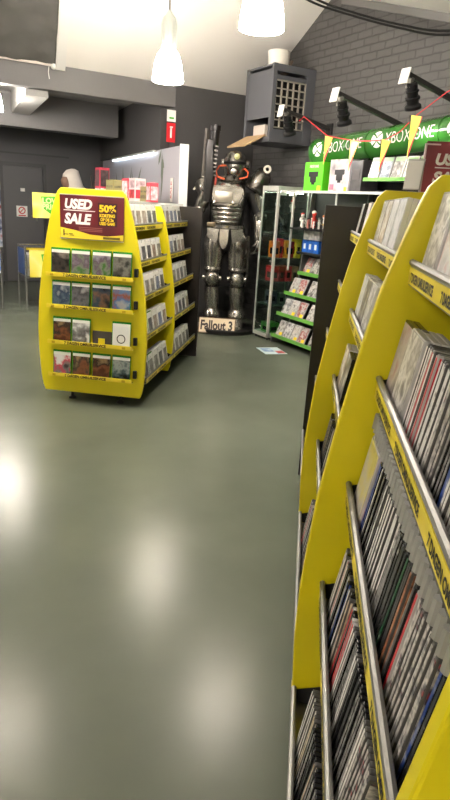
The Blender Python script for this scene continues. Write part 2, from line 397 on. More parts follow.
def proto(kind, w, h, t, shell, prt, sep):
    """meshes of a case: (shell mesh, sleeve mesh) or one mesh for cases too far off to show their sleeve"""
    key = (kind, shell.name, prt.name, sep)
    if key not in _pro:
        if sep:
            o1 = obj('game_case', case_bm(w, h, t), shell); o2 = obj('sleeve', sleeve_bm(w, h, t), prt)
            _pro[key] = (o1.data, o2.data); bpy.data.objects.remove(o1); bpy.data.objects.remove(o2)
        else:
            b1 = case_bm(w, h, t); n1 = len(b1.faces); b2 = sleeve_bm(w, h, t); join(b1, b2); b1.faces.ensure_lookup_table()
            for f in b1.faces[n1:]: f.material_index = 1
            o1 = obj('game_case', b1, None, None, False, [shell, prt]); _pro[key] = (o1.data, None); bpy.data.objects.remove(o1)
    return _pro[key]
W0, H0, T0 = .135, .190, .0145
def add_case(M, shell, prt, label, group, sep=True, kind='dvd', dims=(W0, H0, T0)):
    a, s = proto(kind, *dims, shell, prt, sep)
    o = mesh_obj('game_case', a); place(o, M); tag(o, label, 'game case', group)
    if s: mesh_obj('sleeve', s, o)
    return o

# ------------------------------------------------------------------ yellow display units
# outline of the yellow panels: inset from the widest half-width against height
PROF = [(.08, .045), (.12, .030), (.20, .016), (.30, .008), (.45, 0), (.60, 0), (.70, .006), (.86, .018), (1.05, .045), (1.15, .062), (1.257, .080), (1.386, .107), (1.48, .135), (1.56, .160), (1.60, .176), (1.625, .200)]
HALF = .43
def inset(z):
    for (a, i), (c, j) in zip(PROF, PROF[1:]):
        if z <= c: return i+(j-i)*max(0, (z-a)/(c-a))
    return PROF[-1][1]
def fin(bm, y0, th, zs=1., cut=9.):
    P = [(z, i) for z, i in PROF if z < cut]
    if cut < 9: P.append((cut, inset(cut)+.012))
    pts = [(-(HALF-i), y0, z*zs) for z, i in P]+[(HALF-i, y0, z*zs) for z, i in reversed(P)]
    poly_prism(bm, pts, (0, th, 0))
STRIPTXT = '7 DAGEN OMRUILSERVICE'
LEAN = radians(9)
_txt = {}
def strip_text_mesh(width, size):
    k = (width, size)
    if k not in _txt:
        t = text_bm(STRIPTXT, size, 'LEFT', .0011, 0, 0, width)
        o = obj('lettering', t, INK); _txt[k] = o.data; bpy.data.objects.remove(o)
    return _txt[k]
def make_shelf(root, y0, y1, zl, xf_, side, detail, comb=False, cap=True):
    """tray with an upturned front flange between y0 and y1; side -1 faces local -x. zl = height of the flange's top"""
    s = side; X = xf_                                # outer face of the flange
    b = B(); zb = zl-.052
    xb = .015
    dz = (X-.006-xb)*math.tan(LEAN)
    poly_prism(b, [(s*X, y0, zb), (s*X, y0, zl-.006), (s*(X-.004), y0, zl-.006), (s*(X-.004), y0, zb+.004), (s*xb, y0, zb-dz+.004), (s*xb, y0, zb-dz)], (0, y1-y0, 0))
    sh = obj('shelf', b, STEEL, root)
    if not detail: return
    b = B(); tube(b, [(s*(X-.002), y0, zl-.004), (s*(X-.002), y1, zl-.004)], .0075, 8); obj('front_rail', b, RAIL, sh, True)
    for yy in ((y0+.001, y1-.003) if cap else ()):
        b = B(); poly_prism(b, [(s*(X-.006), yy, zb+.006), (s*(X-.006), yy, zl-.008), (s*(X-.10), yy, zl+.02), (s*(X-.12), yy, zb-.012)], (0, .002, 0))
        obj('end_plate', b, DARKSTEEL, sh)
    if comb:
        b = B(); n = int((y1-y0)/.0135)
        bx2(b, (s*(X-.016), y0+.003, zb-.072), (s*(X-.013), y1-.003, zb+.001)); obj('comb_plate', b, mat('comb_dark', (90, 90, 88), .5, .2), sh); b = B(); n = int((y1-y0)/.028)
        for i in range(n):
            y = y0+.008+i*(y1-y0-.016)/(n-1)
            tube(b, [(s*(X-.014), y, zb-.036), (s*(X-.010), y, zb-.072)], .010, 8)
        obj('comb_rail', b, mat('comb_grey', (168, 168, 162), .35, .2), sh, True)
    ps = B(); bx2(ps, (s*(X+.0005), y0+.004, zb+.004), (s*(X+.003), y1-.004, zl-.013)); p = obj('price_strip', ps, STRIP, root)
    return p, X
def strip_lettering(p, X, side, y_start, zl, size=.026, width=.255):
    o = mesh_obj('lettering', strip_text_mesh(width, size), p)
    o.matrix_local = Matrix(((0, 0, side, side*(X+.0038)), (side, 0, 0, y_start), (0, 1, 0, zl-.041), (0, 0, 0, 1)))
    return o

def lean_out(side, x, y, z, depth_index=0, lean=LEAN, w=W0):
    """matrix of a case standing face-out on a shelf that faces side; x = |x| of the tray's front"""
    # cover normal (-y of the case) looks along side*x
    return TR(side*(x-T0/2-depth_index*(T0+.0005)*1/cos(lean)), y, z-depth_index*T0*math.tan(lean)*1.0) @ RZ(side*pi/2) @ RX(-lean)

# ---- the near rack along the aisle
A_ = radians(36.5); TC = .495
a_dir = Vector((sin(A_), cos(A_), 0)); n_dir = Vector((cos(A_), -sin(A_), 0))
S0, S1, S2, S3 = .386, 1.431, 2.476, 3.53
rack = empty('display_rack', a_dir*S0+n_dir*TC, -A_, 'long yellow and grey game rack filling the near side of the aisle, black end panel', 'display rack')
MR = TR(*(a_dir*S0+n_dir*TC)) @ RZ(-A_)
LIPS = [1.460, 1.195, .925, .640, .300]
RACKX = [.268, .305, .342, .376, .418]
def xlip(zl): return dict(zip(LIPS, RACKX))[zl]
b = B(); bx2(b, (-.42, 3.53-S0, 0), (.42, 3.56-S0, 1.585), .004); tag(obj('end_panel', b, BLACKLAM, rack), 'black end panel')
for s_, nm in ((S0, 'end_panel'), (S1, 'divider_panel'), (S2, 'divider_panel')):
    b = B(); fin(b, s_-S0-(.0 if nm == 'end_panel' else .013), .026, 1.008); o = obj(nm, b, YELLOW, rack)
    md = o.modifiers.new('bevel', 'BEVEL'); md.width = .004; md.segments = 2; md.limit_method = 'ANGLE'
b = B(); bx2(b, (-.010, .03, .10), (.010, 3.53-S0, 1.56)); obj('back_panel', b, YELLOW, rack)
b = B()
for s_ in (.2, 1.2, 2.2, 3.0):
    for sg in (-1, 1): bx2(b, (sg*.22-.03, s_-.03, 0), (sg*.22+.03, s_+.03, .20))
obj('foot', b, DARKSTEEL, rack)
bays = [(S0+.030, S1-.016), (S1+.016, S2-.016), (S2+.016, S3-.003)]
for bi, (ya, yb) in enumerate(bays):
    for li, zl in enumerate(LIPS):
        r = make_shelf(rack, ya-S0, yb-S0, zl, xlip(zl), -1, True, comb=(bi == 0 and li == 1))
        make_shelf(rack, ya-S0, yb-S0, zl, xlip(zl), 1, False)
        if r:
            y = yb-S0-.035
            k = 0
            while y-.26 > ya-S0 and k < 3:
                strip_lettering(r[0], r[1], -1, y, zl); y -= .325; k += 1

SHELFNAME = ['top', 'second', 'third', 'fourth', 'bottom']
BAYNAME = ['near bay', 'middle bay', 'bay by the black panel']
CASEGAPSHADE = mat('gap_shade_case', (84, 82, 80), .3)  # shell darkened to paint the shade between neighbouring spines
SHELLOF = {'white': CASEGAPSHADE, 'cream': CASEGAPSHADE, 'red': CASEGREY, 'black': CASEDARK, 'grey': CASEDARK, 'blue': CASEDARK, 'green': CASEDARK, 'orange': CASEGAPSHADE, 'mixed': CASEGAPSHADE}
def in_view(p):
    v = cam.matrix_world.inverted() @ p
    if v.z > -.05: return False
    x = 225-620*v.x/v.z; y = 400+620*v.y/v.z
    return -30 < x < 475 and -30 < y < 840
TS = .0108
def spine_row(bay, li, s_start, seq, pitch=.0130, jitter=True):
    zl = LIPS[li]; x = xlip(zl); s = s_start; i = 0
    for key, cnt in seq:
        for _ in range(max(1, round(cnt*1.22)) if cnt > 1 else 1):
            i += 1
            dx = random.uniform(0, .006) if jitter else 0
            ln = LEAN+random.uniform(-.012, .012)
            # spine out: case -x looks to the aisle (-x of the rack)
            M = MR @ TR(-x+.010+dx, s-S0, zl-.0465) @ RY(ln) @ TR(W0/2, 0, -dx*.2+.0005)
            if s < (S0, S1, S2)[bay]+.045: return
            if in_view(M @ Vector((-W0/2, 0, .03))) or in_view(M @ Vector((-W0/2, 0, H0))):
                add_case(M, SHELLOF[key], SP[key], '%s-spined game case, %s from the far divider, %s shelf of the %s' % (key, ordinal(i), SHELFNAME[li], BAYNAME[bay]), 'spine-out game cases on the near rack', True, 'thin', (W0, H0, TS))
            s -= pitch
def face_stack(bay, li, s_c, n, shell, prt, word):
    zl = LIPS[li]; x = xlip(zl)
    for k in range(n):
        M = MR @ lean_out(-1, x-.008, s_c-S0, zl-.0465, k)
        pos = 'front case' if k == 0 else '%s case' % ORD[k]
        add_case(M, shell, prt, '%s of the %s face-out pile, %s shelf, %s' % (pos, word, SHELFNAME[li], BAYNAME[bay]), 'face-out piles of cases on the near rack')
# near bay
face_stack(0, 0, 1.31, 4, CASEGREY, COVERS[0], 'grey')
face_stack(0, 0, 1.15, 3, CASEWHITE, COVERS[3], 'pale')
face_stack(0, 1, 1.315, 2, CASEDARK, print_mat('red_edge_cover', [(150, 30, 34), (190, 180, 176), (90, 84, 80)], 14), 'red and grey')
face_stack(0, 1, 1.215, 4, CASEGREY, COVERS[0], 'pale grey')
spine_row(0, 1, 1.125, [('white', 3), ('red', 1), ('white', 2), ('red', 2), ('white', 6), ('mixed', 4), ('grey', 3), ('blue', 2), ('white', 4), ('black', 5)])
face_stack(0, 2, 1.305, 4, CASEGREY, print_mat('yellow_patch_cover', [(96, 92, 86), (206, 200, 190), (214, 200, 110), (150, 144, 138)], 12), 'yellowish grey')
spine_row(0, 2, 1.225, [('red', 1), ('blue', 2), ('white', 1), ('black', 1), ('white', 1), ('grey', 2), ('red', 1), ('white', 1), ('black', 1), ('white', 8), ('grey', 3), ('black', 3), ('green', 1), ('black', 2), ('orange', 2), ('grey', 1), ('black', 1),
                      ('red', 1), ('mixed', 4), ('white', 1), ('mixed', 3), ('blue', 1), ('black', 3), ('mixed', 1), ('black', 5)])
spine_row(0, 3, 1.35, [('white', 2), ('black', 1), ('white', 1), ('red', 1), ('white', 2), ('black', 2), ('mixed', 2), ('blue', 2), ('white', 1), ('grey', 2), ('cream', 1), ('black', 1), ('red', 1), ('black', 2), ('red', 2), ('white', 2), ('grey', 3), ('white', 2), ('black', 4), ('grey', 4), ('white', 2), ('mixed', 6)])
spine_row(0, 4, 1.25, [('white', 5), ('cream', 2), ('grey', 3), ('black', 3), ('cream', 1), ('grey', 4), ('black', 4), ('mixed', 3)])
# middle bay
face_stack(1, 0, 2.38, 3, CASEGREY, COVERS[0], 'grey'); face_stack(1, 0, 2.235, 3, CASEGREY, COVERS[2], 'pale'); face_stack(1, 0, 2.09, 2, CASEWHITE, COVERS[5], 'white'); face_stack(1, 0, 1.93, 3, CASEWHITE, COVERS[5], 'second white')
face_stack(1, 1, 2.36, 3, CASEWHITE, COVERS[5], 'white'); face_stack(1, 1, 2.21, 3, CASEGREY, COVERS[1], 'dark'); face_stack(1, 1, 2.06, 3, CASEWHITE, COVERS[0], 'pale')
face_stack(1, 2, 2.35, 3, CASEGREY, COVERS[2], 'cream'); face_stack(1, 2, 2.2, 2, CASEDARK, COVERS[1], 'dark')
spine_row(1, 3, 2.40, [('black', 2), ('grey', 3), ('cream', 1), ('black', 3), ('grey', 3), ('white', 2), ('black', 3), ('mixed', 3), ('white', 3), ('black', 3)])
spine_row(1, 4, 2.30, [('white', 3), ('red', 2), ('white', 2), ('grey', 2), ('black', 2), ('white', 3), ('mixed', 3)])
# bay by the black panel
face_stack(2, 0, 3.35, 2, CASEDARK, COVERS[1], 'dark'); face_stack(2, 0, 3.0, 3, CASEGREY, COVERS[3], 'pinkish grey'); face_stack(2, 0, 2.7, 3, CASEWHITE, COVERS[0], 'pale')
face_stack(2, 1, 3.2, 3, CASEGREY, COVERS[0], 'grey'); face_stack(2, 2, 3.1, 3, CASEGREY, COVERS[4], 'blue grey')

# things standing on top of the rack
def rk(t, s, z): return MR @ Vector((t-TC, s-S0, z))
def sale_sheet(root, w, h, small, bulge=.02, shades=((58, 12, 18), (80, 18, 26), (108, 30, 40), (70, 16, 24))):
    """maroon USED SALE sheet bowed outwards; local x right, z up, face to -y"""
    def bow(x): return -bulge*(1-(2*x/w)**2)
    b = B(); n = 16
    MAR = print_mat('maroon_print_%d' % shades[0][0], list(shades), 3.2, (1, 1, .5), .3, 1.)
    a = [[b.verts.new((-w/2+w*i/n, bow(-w/2+w*i/n)+y, z)) for z in (0, h)] for y in (0, .004) for i in range(n+1)]
    f = a[:n+1]; k = a[n+1:]
    for i in range(n):
        b.faces.new((f[i][0], f[i+1][0], f[i+1][1], f[i][1])); b.faces.new((k[i][1], k[i+1][1], k[i+1][0], k[i][0]))
        b.faces.new((f[i][1], f[i+1][1], k[i+1][1], k[i][1])); b.faces.new((f[i][0], k[i][0], k[i+1][0], f[i+1][0]))
    b.faces.new((f[0][0], f[0][1], k[0][1], k[0][0])); b.faces.new((f[n][0], k[n][0], k[n][1], f[n][1]))
    sh = obj('sign_sheet', b, MAR, root)
    def put(bm, x, z, m, name='lettering', off=.0015, par=sh):
        xf(bm, TR(x, z, 0))
        slices(bm, 0, -w/2, w/2, 16)
        for v in bm.verts: X, Z = v.co.x, v.co.y; v.co = Vector((X, bow(X)-off, Z))
        return obj(name, bm, m, par)
    return put, bow, sh
def rect_bm(x0, y0, x1, y1):
    b = B(); b.faces.new([b.verts.new(p) for p in ((x0, y0, 0), (x1, y0, 0), (x1, y1, 0), (x0, y1, 0))]); return b
WORDW = mat('white_print', (244, 240, 236), .4); GOLD = mat('gold_print', (250, 214, 40), .4)
def sale_graphics(put, w, h):
    k = w/.46
    t = text_bm('USED', .086*k, 'LEFT', .0045*k, 0, .18, .205*k); put(t, -.19*k, h*.70, WORDW)
    t = text_bm('SALE', .092*k, 'LEFT', .0045*k, 0, .18, .205*k); put(t, -.195*k, h*.355, WORDW)
    put(rect_bm(-.20*k, h*.645, .035*k, h*.665), 0, 0, WORDW, 'underline')
    put(rect_bm(.055*k, h*.33, .185*k, h*.86), 0, 0, mat('dark_maroon_print', (60, 14, 20), .4), 'price_panel', .0012)
    t = text_bm('50%', .062*k, 'LEFT', .003*k, 0, 0, .115*k); put(t, .063*k, h*.66, GOLD, off=.0022)
    t = text_bm('KORTING', .029*k, 'LEFT', .0015*k, 0, 0, .105*k); put(t, .066*k, h*.54, GOLD, off=.0022)
    t = text_bm('OP DE 2e', .027*k, 'LEFT', .0012*k, 0, 0, .09*k); put(t, .072*k, h*.45, GOLD, off=.0022)
    t = text_bm('USED GAME', .027*k, 'LEFT', .0012*k, 0, 0, .105*k); put(t, .066*k, h*.36, GOLD, off=.0022)
    wv = B(); pts = [(-w/2+.002, .002), (w/2-.002, .002), (w/2-.002, h*.15), (.12*k, h*.10), (-.0*k, h*.12), (-.11*k, h*.20), (-w/2+.002, h*.25)]
    wv.faces.new([wv.verts.new((x, y, 0)) for x, y in pts]); put(wv, 0, 0, STRIP, 'yellow_wave', .001)
    for zz in (.265, .225, .19): put(rect_bm(-.085*k, h*zz, .085*k, h*(zz+.018)), 0, 0, mat('fine_print', (150, 90, 84), .5), 'fine_print', .0013)
    lg = B(); bxs = [(-.205, .085, -.165, .10), (-.205, .055, -.195, .20), (-.155, .07, -.12, .085), (-.16, .10, -.13, .115)]
    for x0, z0, x1, z1 in bxs: join(lg, rect_bm(x0*k, h*z0, x1*k, h*z1))
    put(lg, 0, 0, INK, 'corner_mark', .0018)
    put(rect_bm(.09*k, h*.03, .205*k, h*.085), 0, 0, mat('olive_print', (110, 96, 20), .5), 'web_address', .0018)

KS = .64
sg = empty('sale_sign', rk(.556, 2.478, 1.640), -A_+radians(2), 'maroon USED SALE sign standing on top of the near rack', 'sign')
sg.scale = (KS, KS, KS)
put, bow, sh_ = sale_sheet(sg, .52, .27, True, .012, ((112, 30, 42), (140, 44, 56), (164, 64, 76), (128, 36, 48)))
k = 1.1
t = text_bm('USED', .08, 'LEFT', .004, 0, .18, .20); put(t, -.20, .15, WORDW)
t = text_bm('SALE', .08, 'LEFT', .004, 0, .18, .20); put(t, -.205, .055, WORDW)
put(rect_bm(-.2, .130, .03, .136), 0, 0, WORDW, 'underline')
t = text_bm('50%', .07, 'LEFT', .003, 0, 0, .12); put(t, .06, .15, GOLD)
t = text_bm('KORTING', .033, 'LEFT', .001, 0, 0, .12); put(t, .06, .105, GOLD)
b = B(); bx2(b, (-.264, .006, -.004), (.264, .012, .256)); bx2(b, (-.268, -.006, -.006), (-.258, .012, .258)); bx2(b, (.258, -.006, -.006), (.268, .012, .258)); bx2(b, (-.264, -.006, .25), (.264, .012, .258)); obj('frame', b, mat('pale_frame', (214, 190, 190), .4), sg)
b = B(); bx2(b, (-.2, -.03, -.012), (.2, .04, -.002)); obj('foot', b, CASEGREY, sg)

KH = .42
cd = empty('leaflet_holder', rk(.355, 2.462, 1.640), -A_-radians(30), 'clear leaflet holder with white sheets beside the sale sign on the rack', 'leaflet holder')
cd.scale = (KH, KH, KH)
b = B(); bx(b, (0, .0, .14), (.15, .003, .26), RX(radians(-10))); obj('holder', b, CASEGREY, cd)
b = B(); bx(b, (0, -.01, .012), (.15, .03, .004)); obj('foot', b, CASEGREY, cd)
b = B(); bx(b, (0, -.012, .135), (.14, .008, .235), RX(radians(-10))); obj('sheets', b, PAPER, cd)

# ---- the sale display unit in the middle of the floor
G_ = radians(38.0); GT = -1.679
g_dir = Vector((sin(G_), cos(G_), 0)); gn = Vector((cos(G_), -sin(G_), 0)); GS = 4.444; GE = 6.344
MG = TR(*(g_dir*GS+gn*GT)) @ RZ(-G_)
gon = empty('sale_display', g_dir*GS+gn*GT, -G_, 'yellow free-standing game display with a USED SALE sheet on its end', 'display rack')
GL = GE-GS; GM = .905
b = B(); fin(b, 0, .03, .987); o = obj('end_panel', b, YELLOW, gon); md = o.modifiers.new('bevel', 'BEVEL'); md.width = .008; md.segments = 3; md.limit_method = 'ANGLE'
b = B(); fin(b, GM-.013, .026, 1., 1.51); o = obj('divider_panel', b, YELLOW, gon); md = o.modifiers.new('bevel', 'BEVEL'); md.width = .004; md.segments = 2; md.limit_method = 'ANGLE'
b = B(); bx2(b, (-.45, GL-.03, 0), (.45, GL, 1.515), .004); tag(obj('end_panel', b, BLACKLAM, gon), 'black end panel')
b = B(); bx2(b, (-.010, .03, .10), (.010, GL-.03, 1.49)); obj('back_panel', b, YELLOW, gon)
for y in (.10, GM, GL-.15):
    for sg_ in (-.2, .2):
        b = B(); lathe(b, [(.03, 0), (.03, .012), (.012, .02), (.012, .12)], (sg_, y, 0), 12); obj('foot', b, DARKSTEEL, gon, True)
b = B(); poly_prism(b, [(.30, GL-.12, .06), (.405, GL-.12, .2), (.3, GL-.12, .20), (.26, GL-.12, .06)], (0, .08, 0)); obj('bracket', b, YELLOW, gon)
GLIPS = [1.380, 1.122, .870, .578, .246]
GONX = [.300, .345, .380, .410, .426]
gb = [(.033, GM-.016), (GM+.016, GL-.033)]
for bi, (ya, yb) in enumerate(gb):
    for li, zl in enumerate(GLIPS):
        r = make_shelf(gon, ya, yb, zl, GONX[li], 1, True); make_shelf(gon, ya, yb, zl, GONX[li], -1, False)
        y = ya+.05
        for k in range(2 if bi == 0 else 3): strip_lettering(r[0], r[1], 1, y, zl); y += .31
GB = ['display front bay', 'display rear bay']
HUE = ['white', 'grey', 'pale', 'dark', 'cream', 'silver']
STK = {0: COVERS[5], 1: COVERS[1], 2: COVERS[0], 3: COVERS[1], 4: COVERS[2], 5: COVERS[4]}
def pile_case(shell, art):
    """case whose white sleeve carries a dark picture block, one mesh"""
    key = ('pile', shell.name, art.name)
    if key not in _pro:
        b1 = case_bm(W0, H0, T0); n1 = len(b1.faces); join(b1, sleeve_bm(W0, H0, T0)); n2 = len(b1.faces)
        b2 = B(); bx2(b2, (-W0*.36, -T0/2-.0016, .012), (W0*.36, -T0/2, H0*.74)); bx2(b2, (-W0/2-.0016, -T0*.3, .02), (-W0/2, T0*.3, H0*.5)); join(b1, b2); b1.faces.ensure_lookup_table()
        for k, f in enumerate(b1.faces): f.material_index = 0 if k < n1 else (1 if k < n2 else 2)
        o1 = obj('game_case', b1, None, None, False, [shell, SP['white'], art]); _pro[key] = o1.data; bpy.data.objects.remove(o1)
    return _pro[key]
PART = [print_mat('pile_art_0', [(30, 30, 34), (70, 70, 76), (130, 128, 128)], 20), print_mat('pile_art_1', [(70, 68, 66), (120, 116, 112), (170, 166, 160)], 20), print_mat('pile_art_2', [(50, 60, 100), (110, 120, 150), (150, 150, 160)], 20),
        print_mat('pile_art_3', [(90, 70, 60), (150, 130, 116), (190, 180, 170)], 20), print_mat('pile_art_4', [(150, 40, 44), (190, 70, 64), (90, 40, 40)], 20)]
PNAME = ['black', 'grey', 'blue', 'brown', 'red']
rest = B()
for bi in range(2):
    for li, zl in enumerate(GLIPS):
        x = GONX[li]; c = 0
        y = gb[bi][0]+.080
        while y < gb[bi][1]-(.07 if bi == 0 else .26):
            kind = random.choice([0, 0, 1, 1, 2, 3]) if not (bi == 1 and li == 2 and c == 0) else 4
            shell = CASEGREEN if (li > 2 and c < 2 and bi == 0) else CASEWHITE
            for q in range(4):
                M = MG @ lean_out(1, x-.010, y, zl-.0465, q)
                if q == 0:
                    o = mesh_obj('game_case', pile_case(shell, PART[kind])); place(o, M)
                    tag(o, '%s and white case, %s pile from the front, %s shelf, %s' % (PNAME[kind], ORD[c], SHELFNAME[li], GB[bi]), 'game case', 'piled cases on the side of the sale display')
                else: bx(rest, (0, 0, H0/2), (W0, T0-.001, H0), M)
            c += 1
            y += .149
o = obj('case_stock', rest, CASEWHITE); tag(o, 'white game cases stacked behind the front case of every pile on the sale display', 'game cases', None, 'stuff')

# sale sheet on the end panel
ss = empty('sale_poster', MG @ Vector((.008, -.006, 1.256)), -G_, 'bowed maroon USED SALE 50% sheet on the end of the yellow display', 'sign')
put, bow, sh_ = sale_sheet(ss, .48, .30, True, .030)
sale_graphics(put, .48, .30)
for zz in (-.006, .300):
    b = B(); bx2(b, (-.238, -.005, zz), (.238, .002, zz+.006)); obj('holder_rail', b, CASEGREY, ss)
# front pockets with four cases each
ART = {
 'charcoal': ([(30, 26, 24), (70, 62, 56), (40, 34, 32), (150, 140, 130)], 'dark brown'),
 'pitch': ([(84, 140, 60), (150, 160, 140), (120, 100, 116), (170, 160, 176), (214, 212, 220)], 'green and lilac'),
 'dusk': ([(36, 36, 34), (90, 88, 80), (150, 148, 140), (60, 62, 56)], 'grey green'),
 'sea': ([(40, 60, 90), (110, 130, 150), (60, 80, 110), (200, 206, 210)], 'blue grey'),
 'stone': ([(60, 60, 64), (130, 130, 134), (90, 88, 92), (190, 190, 190)], 'stone grey'),
 'night': ([(20, 28, 36), (150, 110, 80), (50, 70, 86), (26, 36, 46)], 'dark teal'),
 'toy': ([(200, 206, 216), (90, 140, 200), (190, 100, 60), (120, 160, 210)], 'blue and orange'),
 'sand': ([(110, 60, 36), (160, 96, 56), (60, 48, 40), (196, 164, 110)], 'orange brown'),
 'ash': ([(210, 210, 208), (90, 88, 86), (130, 128, 126), (228, 228, 226)], 'pale grey'),
 'plain': ([(232, 232, 230), (238, 238, 236), (240, 240, 238)], 'white'),
 'rose': ([(60, 50, 50), (120, 110, 108), (190, 60, 80), (225, 222, 220), (235, 233, 230)], 'white and red'),
 'moss': ([(30, 40, 40), (90, 110, 110), (190, 200, 196), (50, 60, 58)], 'dark grey green')}
XH = .204
def front_case(key):
    nm = 'xb_'+key
    if nm in _pro: return _pro[nm]
    cols = [c if key in ('plain', 'rose', 'ash') else tuple(int(v*.72) for v in c) for c in ART[key][0]]
    shell = B(); bx2(shell, (-.0725, -.0075, 0), (.0725, .0075, XH), .003)
    o1 = obj('game_case', shell, CASEGREEN)
    s = B(); bx2(s, (-.067, -.0082, .004), (.0695, -.0072, XH-.036)); o2 = obj('cover_art', s, print_mat('art_'+key, cols, 14, (1, 1, 1), .25, 4., XH))
    h = B(); bx2(h, (-.067, -.0082, XH-.036), (.0695, -.0072, XH-.014)); 
    o3 = obj('header_band', h, PAPER)
    r = [o1.data, o2.data, o3.data]
    for o in (o1, o2, o3): bpy.data.objects.remove(o)
    _pro[nm] = r; return r
FROWS = [(1.012, ['charcoal', 'pitch', 'pitch', 'dusk']), (.776, ['sea', 'stone', 'night', 'toy']), (.502, ['sand', 'ash', None, 'plain']), (.244, ['rose', 'sand', 'sand', 'moss'])]
RN = ['top', 'second', 'third', 'bottom']
for ri, (zt, keys) in enumerate(FROWS):
    b = B(); bx2(b, (-.335, -.045, zt-.036), (.335, 0, zt-.032)); bx2(b, (-.335, -.048, zt-.036), (.335, -.045, zt-.004)); pk = obj('pocket', b, YELLOW, gon)
    b = B(); bx2(b, (-.335, -.0505, zt-.034), (.335, -.0485, zt-.006)); st = obj('price_strip', b, STRIP, gon)
    o = mesh_obj('lettering', strip_text_mesh(.33, .030), st); o.matrix_local = TR(-.20, -.0512, zt-.0305) @ RX(pi/2)
    b = B(); bx2(b, (-.30, -.0515, zt-.030), (-.275, -.0506, zt-.012)); obj('small_logo', b, mat('dull_gold', (196, 168, 20), .5), st)
    b = B(); bx2(b, (.255, -.0515, zt-.030), (.282, -.0506, zt-.012)); obj('small_logo', b, mat('dull_gold', (196, 168, 20), .5), st)
    b = B()
    bx2(b, (.335, -.03, zt-.0), (.362, -.002, zt+.06), .003); obj('pocket_clip', b, BLACK, gon)
    if ri == 2:
        b = B(); bx2(b, (.01, -.006, zt-.02), (.165, -.0005, zt+.085)); obj('pocket_liner', b, mat('dark_liner', (70, 66, 62), .6), gon)
        b = B(); bx2(b, (.065, -.035, zt-.006), (.115, -.030, zt+.035)); obj('price_tag', b, YELLOW, gon)
    for ci, kx in enumerate((-.226, -.072, .088, .243)):
        if keys[ci] is None: continue
        ms = front_case(keys[ci])
        root = mesh_obj('game_case', ms[0]); place(root, MG @ TR(kx+random.uniform(-.003, .003), -.033, zt-.0315) @ RX(radians(-5)))
        tag(root, '%s game case in a green box, %s pocket row, %s place of four' % (ART[keys[ci]][1], RN[ri], ORD[ci]), 'game case', 'green cases on the end of the sale display')
        mesh_obj('cover_art', ms[1], root); mesh_obj('header_band', ms[2], root)
        if keys[ci] == 'plain':
            b = B(); lathe(b, [(.034, 0), (.034, .001), (.027, .001), (.027, 0)], (0, 0, 0), 24, False, TR(0, -.0083, .075) @ RX(pi/2)); obj('ring_print', b, BLACK, root)

# ------------------------------------------------------------------ armoured statue in the corner (generic plate armour)
STL = empty('armour_statue', (3.92, 6.95, 0), radians(-29.4), 'life-size dark metal statue of a figure in bulky plate armour in the corner', 'statue')
def armour_material():
    m, nt, b = new_mat('worn_gunmetal'); L = nt.links.new
    b.inputs['Metallic'].default_value = .92
    tc = nt.nodes.new('ShaderNodeTexCoord'); n = nt.nodes.new('ShaderNodeTexNoise'); n.inputs['Scale'].default_value = 4; n.inputs['Detail'].default_value = 3
    L(tc.outputs['Object'], n.inputs['Vector'])
    r = nt.nodes.new('ShaderNodeValToRGB'); L(n.outputs['Fac'], r.inputs['Fac']); e = r.color_ramp.elements
    e[0].position = .36; e[0].color = lin((92, 88, 82)); e[1].position = .64; e[1].color = lin((208, 203, 194)); L(r.outputs['Color'], b.inputs['Base Color'])
    mr = nt.nodes.new('ShaderNodeMapRange'); mr.inputs['To Min'].default_value = .34; mr.inputs['To Max'].default_value = .17; L(n.outputs['Fac'], mr.inputs['Value']); L(mr.outputs['Result'], b.inputs['Roughness'])
    bp = nt.nodes.new('ShaderNodeBump'); bp.inputs['Strength'].default_value = .06; bp.inputs['Distance'].default_value = .01; L(n.outputs['Fac'], bp.inputs['Height']); L(bp.outputs['Normal'], b.inputs['Normal'])
    return m
ARM = armour_material(); UNDER = mat('black_undersuit', (26, 24, 24), .5, .3); ORANGE = mat('orange_hose', (214, 84, 44), .45)
b = B(); lathe(b, [(.39, 0), (.40, .02), (.40, .045), (.385, .055)], (.02, .03, 0), 40); obj('base', b, BLACK, STL, True)
